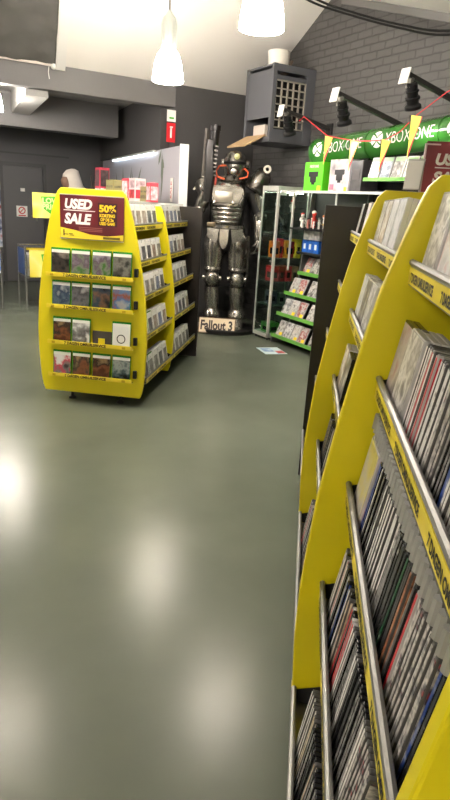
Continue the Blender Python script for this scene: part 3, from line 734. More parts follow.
# one continuous body: legs, hips, torso, arms, grown along a skeleton
def skin_body():
    J = {'pelvis': ((-.02, .02, 1.16), .15), 'waist': ((-.03, .03, 1.34), .15), 'chest': ((-.04, .03, 1.60), .19), 'neck': ((.0, .0, 1.84), .09), 'head': ((.02, -.02, 1.98), .09),
         'hipA': ((-.17, .02, 1.10), .125), 'kneeA': ((-.185, -.02, .68), .09), 'ankA': ((-.165, .03, .24), .065), 'toeA': ((-.165, -.07, .11), .06),
         'hipB': ((.11, .02, 1.10), .125), 'kneeB': ((.13, -.02, .67), .09), 'ankB': ((.155, .03, .24), .065), 'toeB': ((.165, -.07, .11), .06),
         'shA': ((-.27, .02, 1.73), .10), 'elA': ((-.37, -.02, 1.50), .075), 'haA': ((-.29, -.14, 1.74), .055),
         'shB': ((.24, .03, 1.76), .10), 'elB': ((.37, .03, 1.42), .075), 'haB': ((.37, -.03, 1.13), .055)}
    E_ = [('pelvis', 'waist'), ('waist', 'chest'), ('chest', 'neck'), ('neck', 'head'), ('pelvis', 'hipA'), ('hipA', 'kneeA'), ('kneeA', 'ankA'), ('ankA', 'toeA'), ('pelvis', 'hipB'), ('hipB', 'kneeB'), ('kneeB', 'ankB'), ('ankB', 'toeB'),
          ('chest', 'shA'), ('shA', 'elA'), ('elA', 'haA'), ('chest', 'shB'), ('shB', 'elB'), ('elB', 'haB')]
    names = list(J); me = bpy.data.meshes.new('body'); me.from_pydata([J[n][0] for n in names], [(names.index(p), names.index(q)) for p, q in E_], [])
    o = bpy.data.objects.new('body', me); COL.objects.link(o)
    sk = o.modifiers.new('skin', 'SKIN')
    for i, n in enumerate(names): me.skin_vertices[0].data[i].radius = (J[n][1],)*2
    me.skin_vertices[0].data[0].use_root = True
    o.modifiers.new('sub', 'SUBSURF').levels = 2
    dg = bpy.context.evaluated_depsgraph_get(); m2 = bpy.data.meshes.new_from_object(o.evaluated_get(dg)); bpy.data.objects.remove(o)
    m2.materials.clear(); m2.materials.append(UNDER); m2.polygons.foreach_set('use_smooth', [True]*len(m2.polygons))
    o = mesh_obj('body', m2, STL); return o
skin_body()
for s_, x in ((0, -.18), (1, .12)):
    xk = x+(.01 if s_ else -.005)
    b = B(); loft(b, [(x, .01, .79, .10, .11), (x, .0, .90, .115, .125), (x, 0, 1.05, .13, .135), (x+(.01 if not s_ else -.01), .0, 1.17, .135, .14), (x+(.02 if not s_ else -.02), .01, 1.24, .10, .12)], 20); obj('thigh_plate', b, ARM, STL, True)
    b = B(); lathe(b, [(.10, 0), (.118, .02), (.112, .05), (.09, .055)], (xk, 0, .76), 24); obj('knee_ring', b, ARM, STL, True)
    b = B(); ball(b, (xk, -.055, .66), (.095, .095, .105), 18); tube(b, [(xk-.12, -.03, .67), (xk+.12, -.03, .67)], .034, 12); lathe(b, [(.055, 0), (.05, .02), (.02, .026)], (0, 0, 0), 18, True, TR(xk, -.145, .66) @ RX(pi/2)); obj('knee_cap', b, ARM, STL, True)
    xa = x+(.035 if s_ else .015)
    b = B(); loft(b, [(xa, .02, .22, .075, .085), (xa, .01, .32, .082, .095), (xk+.01, .0, .45, .092, .105), (xk, .0, .56, .085, .10)], 20); obj('shin_plate', b, ARM, STL, True)
    b = B(); lathe(b, [(.115, 0), (.108, .05), (.085, .09), (.07, .10)], (xa, .0, .19), 22); obj('ankle_guard', b, ARM, STL, True)
    b = B(); loft(b, [(xa, -.05, .055, .088, .17), (xa, -.05, .09, .088, .168), (xa, -.03, .13, .082, .14), (xa, -.0, .18, .075, .095), (xa, .01, .22, .07, .08)], 22, 2.6); obj('boot', b, ARM, STL, True)
# torso
b = B(); loft(b, [(-.04, .0, 1.33, .17, .15), (-.04, -.0, 1.42, .185, .165), (-.04, .0, 1.52, .20, .18), (-.04, .01, 1.70, .235, .19), (-.03, .02, 1.80, .20, .16), (-.01, .02, 1.85, .12, .12)], 24, 2.5); obj('cuirass', b, ARM, STL, True)
b = B(); poly_prism(b, [(-.235, -.17, 1.77), (.135, -.17, 1.77), (.155, -.17, 1.66), (.10, -.17, 1.555), (-.19, -.17, 1.555), (-.245, -.17, 1.66)], (0, -.10, 0))
bmesh.ops.bevel(b, geom=b.edges[:], offset=.022, segments=3, affect='EDGES'); obj('chest_box', b, ARM, STL, True)
b = B(); bx(b, (-.085, -.272, 1.645), (.215, .012, .125), None, .012); obj('chest_plaque', b, mat('pale_worn_metal', (176, 170, 158), .35, .7, var=.15, vscale=12), STL, True)
for x in (-.19, .03):
    b = B(); lathe(b, [(.022, 0), (.022, .03), (.012, .035)], (0, 0, 0), 14, True, TR(x, -.255, 1.575) @ RX(pi/2)); obj('bolt', b, ARM, STL, True)
for i in range(4):
    z = 1.525-.052*i; hw = .175-.012*i
    b = B(); tube(b, [(-.04+hw*cos(a), -.06-.165*sin(a), z-.012*sin(a)) for a in [pi*j/12 for j in range(13)]], .027, 12); obj('rib_tube', b, ARM, STL, True)
b = B(); loft(b, [(-.045, .01, 1.27, .215, .175), (-.045, .01, 1.285, .235, .19), (-.045, .01, 1.32, .235, .19), (-.045, .01, 1.335, .20, .17)], 26, 2.4); obj('belt', b, ARM, STL, True)
b = B(); bx(b, (-.22, -.13, 1.32), (.10, .08, .05), None, .008); obj('belt_pouch', b, mat('dull_bronze', (120, 108, 88), .4, .6), STL, True)
b = B(); poly_prism(b, [(-.12, -.165, 1.28), (.0, -.165, 1.28), (-.005, -.185, 1.12), (-.03, -.175, 1.05), (-.06, -.175, 1.03), (-.09, -.175, 1.05), (-.115, -.185, 1.12)], (0, .03, 0)); bmesh.ops.bevel(b, geom=b.edges[:], offset=.008, segments=2, affect='EDGES'); obj('groin_plate', b, ARM, STL, True)
for sg_ in (-1, 1):
    b = B(); poly_prism(b, [(-.05+sg_*.07, -.16, 1.28), (-.05+sg_*.22, -.11, 1.28), (-.05+sg_*.215, -.13, 1.17), (-.05+sg_*.10, -.175, 1.10)], (0, .02, 0)); obj('hip_plate', b, ARM, STL, True)
# back plate hanging behind the legs
b = B(); loft(b, [(.02, .16, .55, .22, .02), (.02, .17, 1.0, .26, .03), (.0, .17, 1.4, .26, .03), (0, .16, 1.8, .22, .03)], 20); obj('back_cape', b, UNDER, STL, True)
b = B(); loft(b, [(.245, .03, .60, .018, .05), (.26, .03, .8, .025, .06), (.25, .03, 1.2, .025, .07)], 12); obj('side_tasset', b, ARM, STL, True)
# shoulders
def dome(cx, cy, cz, rx, ry, rz, tilt):
    b = B(); n = 22
    M = TR(cx, cy, cz) @ RY(tilt)
    lathe(b, [(1.02, -.30), (1.06, -.22), (1.0, -.12), (.99, .1), (.93, .35), (.80, .60), (.58, .82), (.3, .96), (.02, 1.)], (0, 0, 0), 26, True, M @ Matrix.Diagonal((rx, ry, rz, 1)))
    return b
b = dome(.305, .02, 1.80, .135, .17, .235, radians(28)); obj('pauldron', b, ARM, STL, True)
b = dome(-.315, .04, 1.72, .115, .15, .16, radians(-38)); obj('pauldron', b, ARM, STL, True)
b = B(); poly_prism(b, [(-.33, .06, 1.93), (-.25, .06, 1.80), (-.36, .06, 1.72), (-.475, .06, 1.715)], (0, .03, 0)); obj('shoulder_fin', b, mat('pale_worn_metal', (176, 170, 158), .35, .7), STL, True)
b = B(); lathe(b, [(.022, -.03), (.045, -.03), (.048, 0), (.045, .03), (.022, .03), (.022, -.03)], (0, 0, 0), 20, False, TR(.415, -.07, 1.99) @ RX(pi/2)); obj('shoulder_ring', b, mat('cream_metal', (214, 206, 192), .4, .2), STL, True)
# arms
b = B(); tube(b, [(.315, .02, 1.72), (.35, .03, 1.60), (.37, .03, 1.50)], [.085, .088, .07], 16); obj('upper_arm_plate', b, ARM, STL, True)
b = B(); tube(b, [(.37, .03, 1.50), (.37, .0, 1.43), (.375, -.0, 1.37)], [.06, .085, .07], 16); tube(b, [(.30, .0, 1.44), (.45, .0, 1.44)], .04, 12); obj('elbow_guard', b, ARM, STL, True)
b = B(); tube(b, [(.372, .0, 1.38), (.375, -.02, 1.28), (.37, -.03, 1.16)], [.075, .07, .05], 16); obj('forearm_plate', b, ARM, STL, True)
b = B(); tube(b, [(-.29, .02, 1.74), (-.33, .0, 1.62), (-.37, -.02, 1.53)], [.085, .085, .07], 16); obj('upper_arm_plate', b, ARM, STL, True)
b = B(); ball(b, (-.375, -.03, 1.50), (.075, .08, .075), 14); obj('elbow_guard', b, ARM, STL, True)
b = B(); tube(b, [(-.375, -.04, 1.52), (-.345, -.085, 1.60), (-.31, -.13, 1.70)], [.06, .07, .05], 16); obj('forearm_plate', b, ARM, STL, True)
def hand(wrist, dirn, out, palm_n, curl, nm='gauntlet'):
    """palm and five separate bent fingers"""
    b = B(); w = Vector(wrist); d = Vector(dirn).normalized(); o_ = Vector(out).normalized(); n_ = Vector(palm_n).normalized()
    tube(b, [w-d*.02, w+d*.04, w+d*.085], [.036, .044, .040], 12)
    for k in range(4):
        p = w+d*.08+o_*(.030-.020*k); L_ = [.038, .042, .040, .032][k]
        a1, a2, a3 = curl
        pts = [p-d*.02, p]; ang = 0
        for a in (a1, a2, a3):
            ang += a; p = p+(d*cos(ang)+n_*sin(ang))*L_; pts.append(p)
        tube(b, pts, [.011, .0115, .011, .010, .008], 8)
    p = w+d*.02+o_*.04; tube(b, [w+d*.0+o_*.02, p, p+d*.03+o_*.02+n_*.01, p+d*.045+o_*.005+n_*.045], [.015, .013, .012, .009], 8)
    return obj(nm, b, ARM, STL, True)
hand((.37, -.035, 1.15), (0, -.12, -1), (-.5, -.85, 0), (-.85, .5, 0), (.35, .45, .4))
hand((-.315, -.125, 1.715), (.15, -.45, .9), (-.1, .7, .7), (.6, -.6, .35), (.9, .9, .7))
# head: plain closed helmet with a slit visor
b = B(); loft(b, [(.02, -.02, 1.86, .10, .11), (.02, -.03, 1.91, .125, .135), (.025, -.03, 2.0, .14, .15), (.025, -.02, 2.08, .138, .148), (.025, -.01, 2.14, .11, .12), (.025, 0, 2.175, .06, .07), (.025, 0, 2.185, .01, .01)], 26, 2.2); hl = obj('helmet', b, ARM, STL, True)
b = B(); tube(b, [(.025+.135*cos(a), -.03-.150*sin(a), 2.035) for a in [radians(25)+radians(130)*j/10 for j in range(11)]], .018, 8); obj('visor_slit', b, BLACK, hl, True)
b = B(); lathe(b, [(.055, 0), (.05, .05), (.035, .075), (.015, .08)], (0, 0, 0), 18, True, TR(.015, -.16, 1.935) @ RX(pi/2)); obj('breather', b, ARM, hl, True)
b = B(); lathe(b, [(.03, 0), (.034, .015), (.034, .04), (.02, .045)], (0, 0, 0), 16, True, TR(.045, -.145, 2.105) @ RX(pi/2)); obj('head_lamp', b, mat('dull_lens', (178, 176, 120), .25), hl, True)
for sg_ in (-1, 1):
    b = B(); lathe(b, [(.055, 0), (.05, .03), (.025, .04)], (0, 0, 0), 16, True, TR(.025+sg_*.135, -.02, 2.03) @ RY(sg_*pi/2)); obj('ear_disc', b, ARM, hl, True)
b = B(); tube(b, [(.14, -.11, 1.98), (.185, -.15, 1.94), (.18, -.17, 1.885), (.09, -.16, 1.86)], .011, 8); obj('hose', b, ORANGE, STL, True)
b = B(); tube(b, [(-.09, -.13, 2.0), (-.16, -.16, 1.99), (-.195, -.17, 1.93), (-.175, -.17, 1.87), (-.09, -.165, 1.845)], .011, 8); obj('hose', b, ORANGE, STL, True)
b = B(); lathe(b, [(.15, 0), (.17, .03), (.15, .075), (.12, .08)], (.0, .0, 1.81), 26); obj('collar', b, ARM, STL, True)
# the rifle held upright in the raised hand
MS = TR(3.92, 6.95, 0) @ RZ(radians(-29.4))
rf = empty('toy_rifle', MS @ Vector((-.27, -.22, 1.76)), radians(-29.4), 'dark upright toy rifle held up by the armoured statue', 'toy rifle')
rf.rotation_euler = (0, radians(3), radians(-29.4)); rf.scale = (1.35, 1.3, 1.0)
b = B(); loft(b, [(0, 0, -.18, .035, .05), (0, 0, -.05, .04, .055), (0, .0, .12, .05, .065), (-.02, 0, .40, .045, .06), (-.02, 0, .50, .038, .05)], 12, 4); obj('receiver', b, mat('gun_black', (38, 36, 36), .35, .6, var=.2, vscale=20), rf, True)
b = B(); lathe(b, [(.034, .42), (.04, .45), (.04, .60), (.046, .605), (.046, .66), (.03, .665)], (.012, -.012, 0), 18); lathe(b, [(.024, .664), (.0225, .672), (.012, .672), (.012, .66)], (.012, -.012, 0), 14, False); obj('barrel', b, mat('gun_black', (38, 36, 36), .35, .6), rf, True)
b = B(); tube(b, [(-.055, 0, .1), (-.06, 0, .62)], .018, 8)
for k in range(8): bx(b, (.035, -.03, .12+.045*k), (.03, .05, .018))
obj('gas_tube', b, mat('gun_grey', (92, 88, 84), .35, .7), rf, True)
b = B(); bx(b, (.055, -.02, .06), (.02, .03, .1), None, .004); obj('red_cell', b, mat('dull_red_metal', (150, 50, 36), .4, .3), rf)
b = B(); bx(b, (-.02, .05, .02), (.03, .06, .16), RX(.3), .006); obj('grip', b, BLACK, rf)
# title board at its feet
nb = empty('name_board', MS @ Vector((-.085, -.30, .01)), radians(-29.4)-.06, 'cream Fallout 3 board leaning against the statue feet', 'sign')
b = B(); Mn = RX(radians(-24)) ; bx(b, (0, 0, .10), (.46, .018, .20), Mn, .004); pb = obj('board', b, mat('cream_board', (226, 208, 178), .5), nb)
b = B(); xf(b, Matrix())
for sx in (-1, 1): bx(b, (sx*.226, -.0095, .10), (.008, .003, .2), Mn)
for sz in (.004, .196): bx(b, (0, -.0095, sz), (.46, .003, .008), Mn)
obj('border', b, mat('brown_edge', (110, 80, 50), .5), pb)
t = text_bm('Fallout 3', .165, 'LEFT', .006, .002, 0, .40); xf(t, Mn @ TR(-.205, -.0125, .045) @ RX(pi/2)); obj('lettering', t, mat('dark_brown_print', (46, 32, 24), .5), pb)

# ------------------------------------------------------------------ glass cabinet
CX0, CX1, CY0, CY1, CZ = 4.15, 4.60, 6.26, 6.60, 1.80
cab = empty('glass_cabinet', (CX0, CY0, 0), 0, 'tall narrow glass display cabinet with aluminium posts beside the statue', 'display cabinet')
w_, d_ = CX1-CX0, CY1-CY0
b = B(); bx2(b, (.0, 0, .03), (w_, d_, .075)); obj('plinth', b, ALU, cab)
b = B(); bx2(b, (0, 0, CZ-.055), (w_, d_, CZ)); obj('top_band', b, ALU, cab)
for (x, y, r) in ((.0, .0, .03), (0, d_-.018, .018), (w_-.02, 0, .02), (w_-.02, d_-.02, .02)):
    b = B(); bx2(b, (x, y, .03), (x+r, y+r, CZ-.05), .003); obj('post', b, ALU, cab)
b = B(); bx2(b, (.004, .03, .075), (.010, d_-.018, CZ-.055)); tag(obj('door', b, GLASS, cab), 'clear glass door')
b = B(); bx2(b, (.03, .004, .075), (w_-.02, .010, CZ-.055)); obj('side_pane', b, GLASS, cab)
b = B(); bx2(b, (.02, d_-.010, .075), (w_-.02, d_-.004, CZ-.055)); obj('back_pane', b, GLASS, cab)
CSH = [.42, .70, .98, 1.27, 1.50]
for z in CSH:
    b = B(); bx2(b, (.02, .015, z), (w_-.02, d_-.015, z+.008)); obj('glass_shelf', b, glass('shelf_glass', (224, 240, 232), .15), cab)
b = B(); lathe(b, [(.012, 0), (.012, .014), (.006, .016)], (0, 0, 0), 12, True, TR(.004, .05, .95) @ RY(-pi/2)); obj('lock', b, RAIL, cab)
for k, (x, y) in enumerate(((.03, .03), (.03, d_-.04), (w_-.04, .03), (w_-.04, d_-.04))):
    b = B(); lathe(b, [(.02, 0), (.02, .02), (.01, .032)], (x, y, 0), 10); obj('foot', b, BLACK, cab, True)
def toy_box(x, y, z, s, col, label, grp, ang=0, window=True, wcol=(40, 38, 40)):
    r = empty('toy_box', (x, y, z), ang, label, 'toy box', grp)
    b = B(); bx2(b, (-s[0]/2, -s[1]/2, 0), (s[0]/2, s[1]/2, s[2]), .003); obj('carton', b, print_mat('carton_%d_%d_%d' % col, [tuple(int(c*.75) for c in col), col, tuple(min(255, int(c*1.12)) for c in col)], 16), r)
    if window:
        b = B(); bx2(b, (-s[0]/2-.002, -s[1]*.24, s[2]*.22), (-s[0]/2+.002, s[1]*.24, s[2]*.60)); bx2(b, (-s[0]*.26, -s[1]/2-.002, s[2]*.22), (s[0]*.26, -s[1]/2+.002, s[2]*.60)); obj('window', b, mat('box_window_%d_%d_%d' % wcol, wcol, .15), r)
    return r
def figurine(x, y, z, h, col, label, grp, ang=0, hat=None):
    r = empty('figurine', (x, y, z), ang, label, 'figurine', grp)
    b = B(); lathe(b, [(.28*h, 0), (.28*h, .05*h), (.2*h, .06*h)], (0, 0, 0), 14); obj('base', b, BLACK, r, True)
    b = B(); loft(b, [(-.07*h, 0, .05*h, .06*h, .07*h), (-.06*h, 0, .35*h, .07*h, .07*h)], 10); loft(b, [(.07*h, 0, .05*h, .06*h, .07*h), (.06*h, 0, .35*h, .07*h, .07*h)], 10)
    loft(b, [(0, 0, .32*h, .13*h, .09*h), (0, 0, .5*h, .15*h, .1*h), (0, 0, .66*h, .17*h, .09*h), (0, 0, .72*h, .06*h, .05*h)], 14)
    for s in (-1, 1): tube(b, [(s*.16*h, 0, .64*h), (s*.23*h, -.03*h, .5*h), (s*.2*h, -.14*h, .42*h)], [.05*h, .045*h, .035*h], 8)
    ball(b, (0, 0, .82*h), (.13*h, .13*h, .15*h), 12); obj('body', b, mat('fig_%d_%d_%d' % col, col, .4, var=.3, vscale=30), r, True)
    b = B(); ball(b, (0, .02*h, .88*h), (.14*h, .14*h, .11*h), 12); hc = hat or (60, 50, 44); obj('hair', b, mat('fig_%d_%d_%d' % hc, hc, .5), r, True)
    return r
b = B(); bx2(b, (.05, .05, CZ-.068), (w_-.06, .075, CZ-.056)); obj('added_light_bar', b, mat('added_bar_glow', (255, 248, 236), .3, emit=30.), cab)  # light bar added to brighten the toys inside the cabinet
g1 = 'boxed toys inside the glass cabinet'
cols = [((210, 110, 30), 'orange'), ((196, 40, 34), 'red'), ((226, 150, 40), 'amber'), ((180, 34, 40), 'deep red'), ((214, 190, 60), 'yellow')]
for i, (c, nme) in enumerate(cols):
    x = CX0+.09+.078*i; toy_box(x, CY0+.13+.04*(i % 2), .988+.0005, (.074, .13, .19+.015*((i*2) % 3)), c, '%s toy box on the middle shelf of the glass cabinet' % nme, g1)
for i, (c, nme) in enumerate([((170, 36, 44), 'dark red'), ((120, 26, 30), 'maroon'), ((190, 60, 66), 'rose red'), ((150, 120, 90), 'tan')]):
    x = CX0+.10+.095*i; toy_box(x, CY0+.15, .7085, (.09, .16, .18), c, '%s toy box under the orange boxes in the glass cabinet' % nme, g1, 0, True, (60, 56, 50))
for i, (c, nme) in enumerate([((50, 56, 66), 'slate'), ((70, 84, 74), 'grey green'), ((190, 190, 196), 'white')]):
    toy_box(CX0+.12+.12*i, CY0+.16, .4285, (.10, .12, [.16, .13, .07][i]), c, '%s toy box on the lowest glass shelf of the cabinet' % nme, g1, 0, True, (30, 30, 34))
toy_box(CX0+.14, CY0+.16, .0755, (.16, .18, .12), (60, 130, 50), 'green box on the floor of the glass cabinet', g1); toy_box(CX0+.32, CY0+.16, .0755, (.14, .18, .2), (60, 66, 60), 'dark grey box on the floor of the glass cabinet', g1)
figurine(CX0+.10, CY0+.16, 1.2785, .19, (40, 40, 44), 'dark figurine at the front of the upper glass shelf', 'figurines in the glass cabinet', 0, (30, 28, 28))
figurine(CX0+.20, CY0+.18, 1.2785, .17, (70, 74, 84), 'blue grey figurine on the upper glass shelf', 'figurines in the glass cabinet', .4)
figurine(CX0+.12, CY0+.18, 1.5085, .16, (150, 150, 154), 'silver figurine on the top glass shelf of the cabinet', 'figurines in the glass cabinet', .2, (200, 200, 200))
figurine(CX0+.33, CY0+.18, 1.5085, .15, (188, 182, 176), 'pale figurine on the top glass shelf of the cabinet', 'figurines in the glass cabinet', -.2, (190, 40, 40))
for i, yy in enumerate((.09, .25)):
    c = empty('price_card', (CX0+.05+.15*i, CY0+.05+.02*i, CZ-.10), 0, ['white hanging card behind the front post of the glass cabinet', 'white hanging card further back in the glass cabinet'][i], 'price card', 'white cards in the cabinet top')
    b = B(); bx2(b, (0, -.002, -.0), (.10, .002, .035)); obj('card', b, PAPER, c)
    b = B(); tube(b, [(.05, 0, .035), (.05, 0, .045)], .003, 6); obj('hook', b, RAIL, c)
tk = empty('toy_sword', (4.36, 6.30, 1.283), 0, 'silver toy sword leaning inside the glass cabinet', 'toy sword')
b = B(); poly_prism(b, [(-.012, 0, .11), (.012, 0, .11), (.012, 0, .30), (0, 0, .34), (-.012, 0, .30)], (0, .006, 0)); xf(b, RY(radians(-38))); obj('blade', b, RAIL, tk)
b = B(); tube(b, [(0, .003, 0.012), (0, .003, .11)], .012, 8); bx(b, (0, .003, .11), (.07, .016, .012)); xf(b, RY(radians(-38))); obj('hilt', b, BLACK, tk)

# ------------------------------------------------------------------ console shelf unit along the brick wall
SY0, SY1 = 3.3, 6.22
un = empty('wall_shelving', (4.66, 6.2, 0), 0, 'dark wall shelving with green lipped stepped shelves and a glass top shelf', 'shelving')
def uo(x, y, z): return (x-4.66, y-6.2, z)
b = B(); bx2(b, uo(4.63, SY0, 0), uo(4.66, SY1, 2.02)); obj('back_panel', b, mat('dark_backboard', (52, 50, 50), .5), un)
for y in (SY1-.03, 5.2, 4.2, SY0):
    b = B(); poly_prism(b, [uo(4.17, y, 0), uo(4.17, y, .07), uo(4.40, y, .08), uo(4.50, y, .8), uo(4.60, y, 2.0), uo(4.63, y, 2.0), uo(4.63, y, 0)], (0, .022, 0)); obj('upright', b, mat('grey_upright', (120, 118, 116), .4, .3), un)
USH = [(4.16, .085), (4.215, .345), (4.30, .59), (4.47, .825)]
LIPG = mat('green_shelf_lip', (104, 168, 72), .4)
for x, z in USH:
    b = B(); poly_prism(b, [uo(x, SY0, z), uo(x, SY0, z+.01), uo(4.63, SY0, z+.05), uo(4.63, SY0, z+.04)], (0, SY1-.032-SY0, 0)); s = obj('shelf', b, DARKSTEEL, un)
    b = B(); bx2(b, uo(x-.006, SY0, z-.012), uo(x, SY1-.035, z+.030)); obj('green_lip', b, LIPG, s)
for x, z, nm in ((4.42, 1.08, 'shelf'), (4.30, 1.355, 'shelf')):
    b = B(); bx2(b, uo(x, SY0, z-.02), uo(4.63, SY1-.035, z)); obj(nm, b, DARKSTEEL, un)
b = B(); bx2(b, uo(4.14, SY0, 1.735), uo(4.63, SY1-.035, 1.747)); tag(obj('glass_top_shelf', b, glass('shelf_glass', (224, 240, 232), .15), un), 'glass shelf')
b = B(); bx2(b, uo(4.135, SY0, 1.728), uo(4.15, SY1-.035, 1.752)); obj('glass_edge_rail', b, ALU, un)
for lo, hi in (((4.14, 5.93, 1.36), (4.16, 5.95, 1.73)), ((4.305, SY1-.05, .86), (4.325, SY1-.035, 1.73)), ((4.305, 4.7, .86), (4.325, 4.72, 1.73)), ((4.15, 5.2, 1.36), (4.165, 5.215, 1.73))):
    b = B(); bx2(b, uo(*lo), uo(*hi)); obj('front_post', b, ALU, un)
b = B(); bx2(b, uo(4.24, SY0, 1.865), uo(4.63, 4.93, 1.88)); s = obj('shelf', b, ALU, un)
b = B(); bx2(b, uo(4.232, SY0, 1.852), uo(4.24, 4.93, 1.885)); obj('green_lip', b, LIPG, s)
# stepped shelves: leaning cases with yellow price stickers
STICK = mat('yellow_sticker', (244, 214, 30), .5)
UN = ['lowest', 'second lowest', 'third', 'highest']
n = 0
gameart = [[(40, 38, 38), (120, 116, 114), (200, 196, 194), (70, 66, 66)], [(50, 50, 54), (150, 150, 152), (214, 212, 212), (90, 76, 70)], [(90, 88, 86), (200, 198, 196), (130, 110, 100)], [(70, 56, 58), (190, 184, 182), (150, 60, 60), (220, 216, 214)]]
for si, (x, z) in enumerate(USH):
    y = SY1-.16 if si < 3 else SY1-.17
    for c in range(6 if si < 3 else 6):
        prt = print_mat('wall_art_%d' % ((c+si) % 4), gameart[(c+si*3) % 4], 20)
        if si in (0, 1, 2) and (c+si) % 5 == 4: y -= .06
        M = TR(x+.024, y, z+.018) @ RZ(-pi/2) @ RX(-radians(24))
        o = add_case(M, CASEGREY, prt, 'leaning game case, %s from the glass cabinet on the %s green lipped shelf' % (ORD[c], UN[si]), 'leaning cases on the green lipped shelves', True)
        if (c*7+si) % 3 != 1:
            b = B(); bx2(b, (.005, -.0098, .008), (.06, -.0082, .045)); obj('price_sticker', b, STICK, o)
        y -= .142+random.uniform(0, .012)
for i in range(3):
    toy_box(4.53, 6.09-.105*i, 1.0805, (.12, .095, .13), (226, 224, 220), 'white carton, %s from the glass cabinet, on the shelf above the blue cartons' % ORD[i], 'white cartons on the wall shelving', 0, False).location.z = 1.225
    r = toy_box(4.53, 6.09-.105*i, 1.0805, (.13, .10, .14), (30, 96, 190), 'blue carton, %s from the glass cabinet, under the white cartons' % ORD[i], 'blue cartons on the wall shelving', 0, False)
    b = B(); bx2(b, (-.067, -.02, .04), (-.0645, .02, .10)); obj('white_panel', b, PAPER, r)
fc = [((230, 226, 220), (180, 60, 50)), ((220, 210, 200), (40, 36, 34)), ((200, 60, 50), (240, 230, 220)), ((236, 232, 226), (210, 120, 60)), ((120, 140, 110), (60, 60, 50)), ((226, 200, 190), (90, 40, 40))]
fw_ = ['white figurine with red hair', 'cream figurine with black hair', 'red figurine with white hair', 'white figurine with orange hair', 'grey green figurine', 'pink figurine with brown hair']
for i in range(6):
    figurine(4.40+.06*(i % 2), 6.09-.11*i, 1.3555, [.17, .14, .2, .16, .15, .18][i], fc[i][0], fw_[i]+' on the shelf beside the glass cabinet', 'figurines on the wall shelving', .3*i, fc[i][1])
for i in range(5):
    figurine(4.27, 5.90-.10*i, 1.3555, [.11, .12, .10, .13, .11][i], [(210, 206, 200), (190, 120, 110), (230, 228, 224), (150, 150, 140), (220, 190, 120)][i], ['small grey white figurine', 'small pink brown figurine', 'small bright white figurine', 'small olive grey figurine', 'small straw yellow figurine'][i]+' in the front row beside the cabinet', 'figurines on the wall shelving', .5*i, [(60, 50, 40), (40, 30, 30), (190, 60, 50), (70, 70, 60), (150, 60, 40)][i])
# console boxes on the glass top shelf
def sensor_art(par, x, y, z, k, m):
    b = B(); bx2(b, (x, y-.07*k, z+.07*k), (x+.003, y+.07*k, z+.115*k)); bx2(b, (x, y-.045*k, z+.02*k), (x+.003, y+.045*k, z+.07*k)); bx2(b, (x, y-.022*k, z-.0), (x+.003, y+.022*k, z+.03*k)); obj('product_picture', b, m, par)
gx = empty('console_box', (4.34, 5.745, 1.7475), 0, 'bright green console camera box on the glass top shelf', 'console box')
b = B(); bx2(b, (-.10, -.165, 0), (.12, .165, .30), .003); obj('carton', b, mat('lime_carton', (92, 214, 24), .4, var=.05), gx)
sensor_art(gx, -.1035, .0, .07, 1.15, BLACK)
t = text_bm('XBOX ONE', .034, 'LEFT', .001, 0, 0, .16); xf(t, TR(-.1015, .08, .245) @ RZ(-pi/2) @ RX(pi/2)); obj('lettering', t, WORDW, gx)
b = B(); bx2(b, (-.1035, -.14, .01), (-.1005, -.085, .06)); obj('price_sticker', b, STICK, gx)
wx = empty('console_box', (4.34, 5.305, 1.7475), 0, 'white and grey console camera box beside the green box', 'console box')
b = B(); bx2(b, (-.10, -.15, 0), (.12, .165, .315), .003); obj('carton', b, print_mat('grey_white_carton', [(110, 102, 106), (176, 168, 170), (206, 200, 202), (140, 130, 134)], 7), wx)
sensor_art(wx, -.1035, .0, .09, 1.1, BLACK)
b = B(); bx2(b, (-.1035, .08, .02), (-.1005, .145, .075)); obj('pink_label', b, mat('pink_label', (222, 110, 130), .5), wx)
b = B(); bx2(b, (-.1035, -.13, .01), (-.1005, -.09, .05)); obj('price_sticker', b, STICK, wx)
dx_ = empty('console_box', (4.34, 5.06, 1.7475), 0, 'dark grey console carton between the white box and the game shelf', 'console box')
b = B(); bx2(b, (-.09, -.085, 0), (.13, .085, .30), .003); obj('carton', b, print_mat('dark_grey_carton', [(40, 38, 40), (66, 62, 64), (54, 50, 54)], 9), dx_)
b = B(); bx2(b, (-.0925, -.05, .12), (-.0895, .05, .22)); obj('printed_panel', b, mat('mid_grey_print', (84, 80, 82), .5), dx_)
for i in range(6):
    M = TR(4.275, 4.84-.155*i, 1.8815+.001) @ RZ(-pi/2) @ RX(-radians(14))
    o = add_case(M, CASEGREY if i % 2 else CASEWHITE, COVERS[[0, 4, 1, 0, 2, 4][i]], 'pale game case, %s from the dark grey carton, under the green tube sign' % ORD[i], 'pale cases under the green tube sign')
    b = B(); bx2(b, (-.06, -.0092, .150), (.06, -.0080, .182)); obj('header_band', b, mat('pale_green_band', (150, 190, 140), .4), o)
for i, (c, nme) in enumerate([('blue', 'blue'), ('black', 'black'), ('white', 'white')]):
    M = TR(4.30, 4.66-.20*i, 1.7475+T0/2) @ RZ(-pi/2) @ RX(-pi/2) @ TR(0, 0, -.09)
    add_case(M, SHELLOF[c], SP[c], '%s game case lying flat on the glass shelf below the pale cases' % nme, 'cases lying flat on the glass shelf')

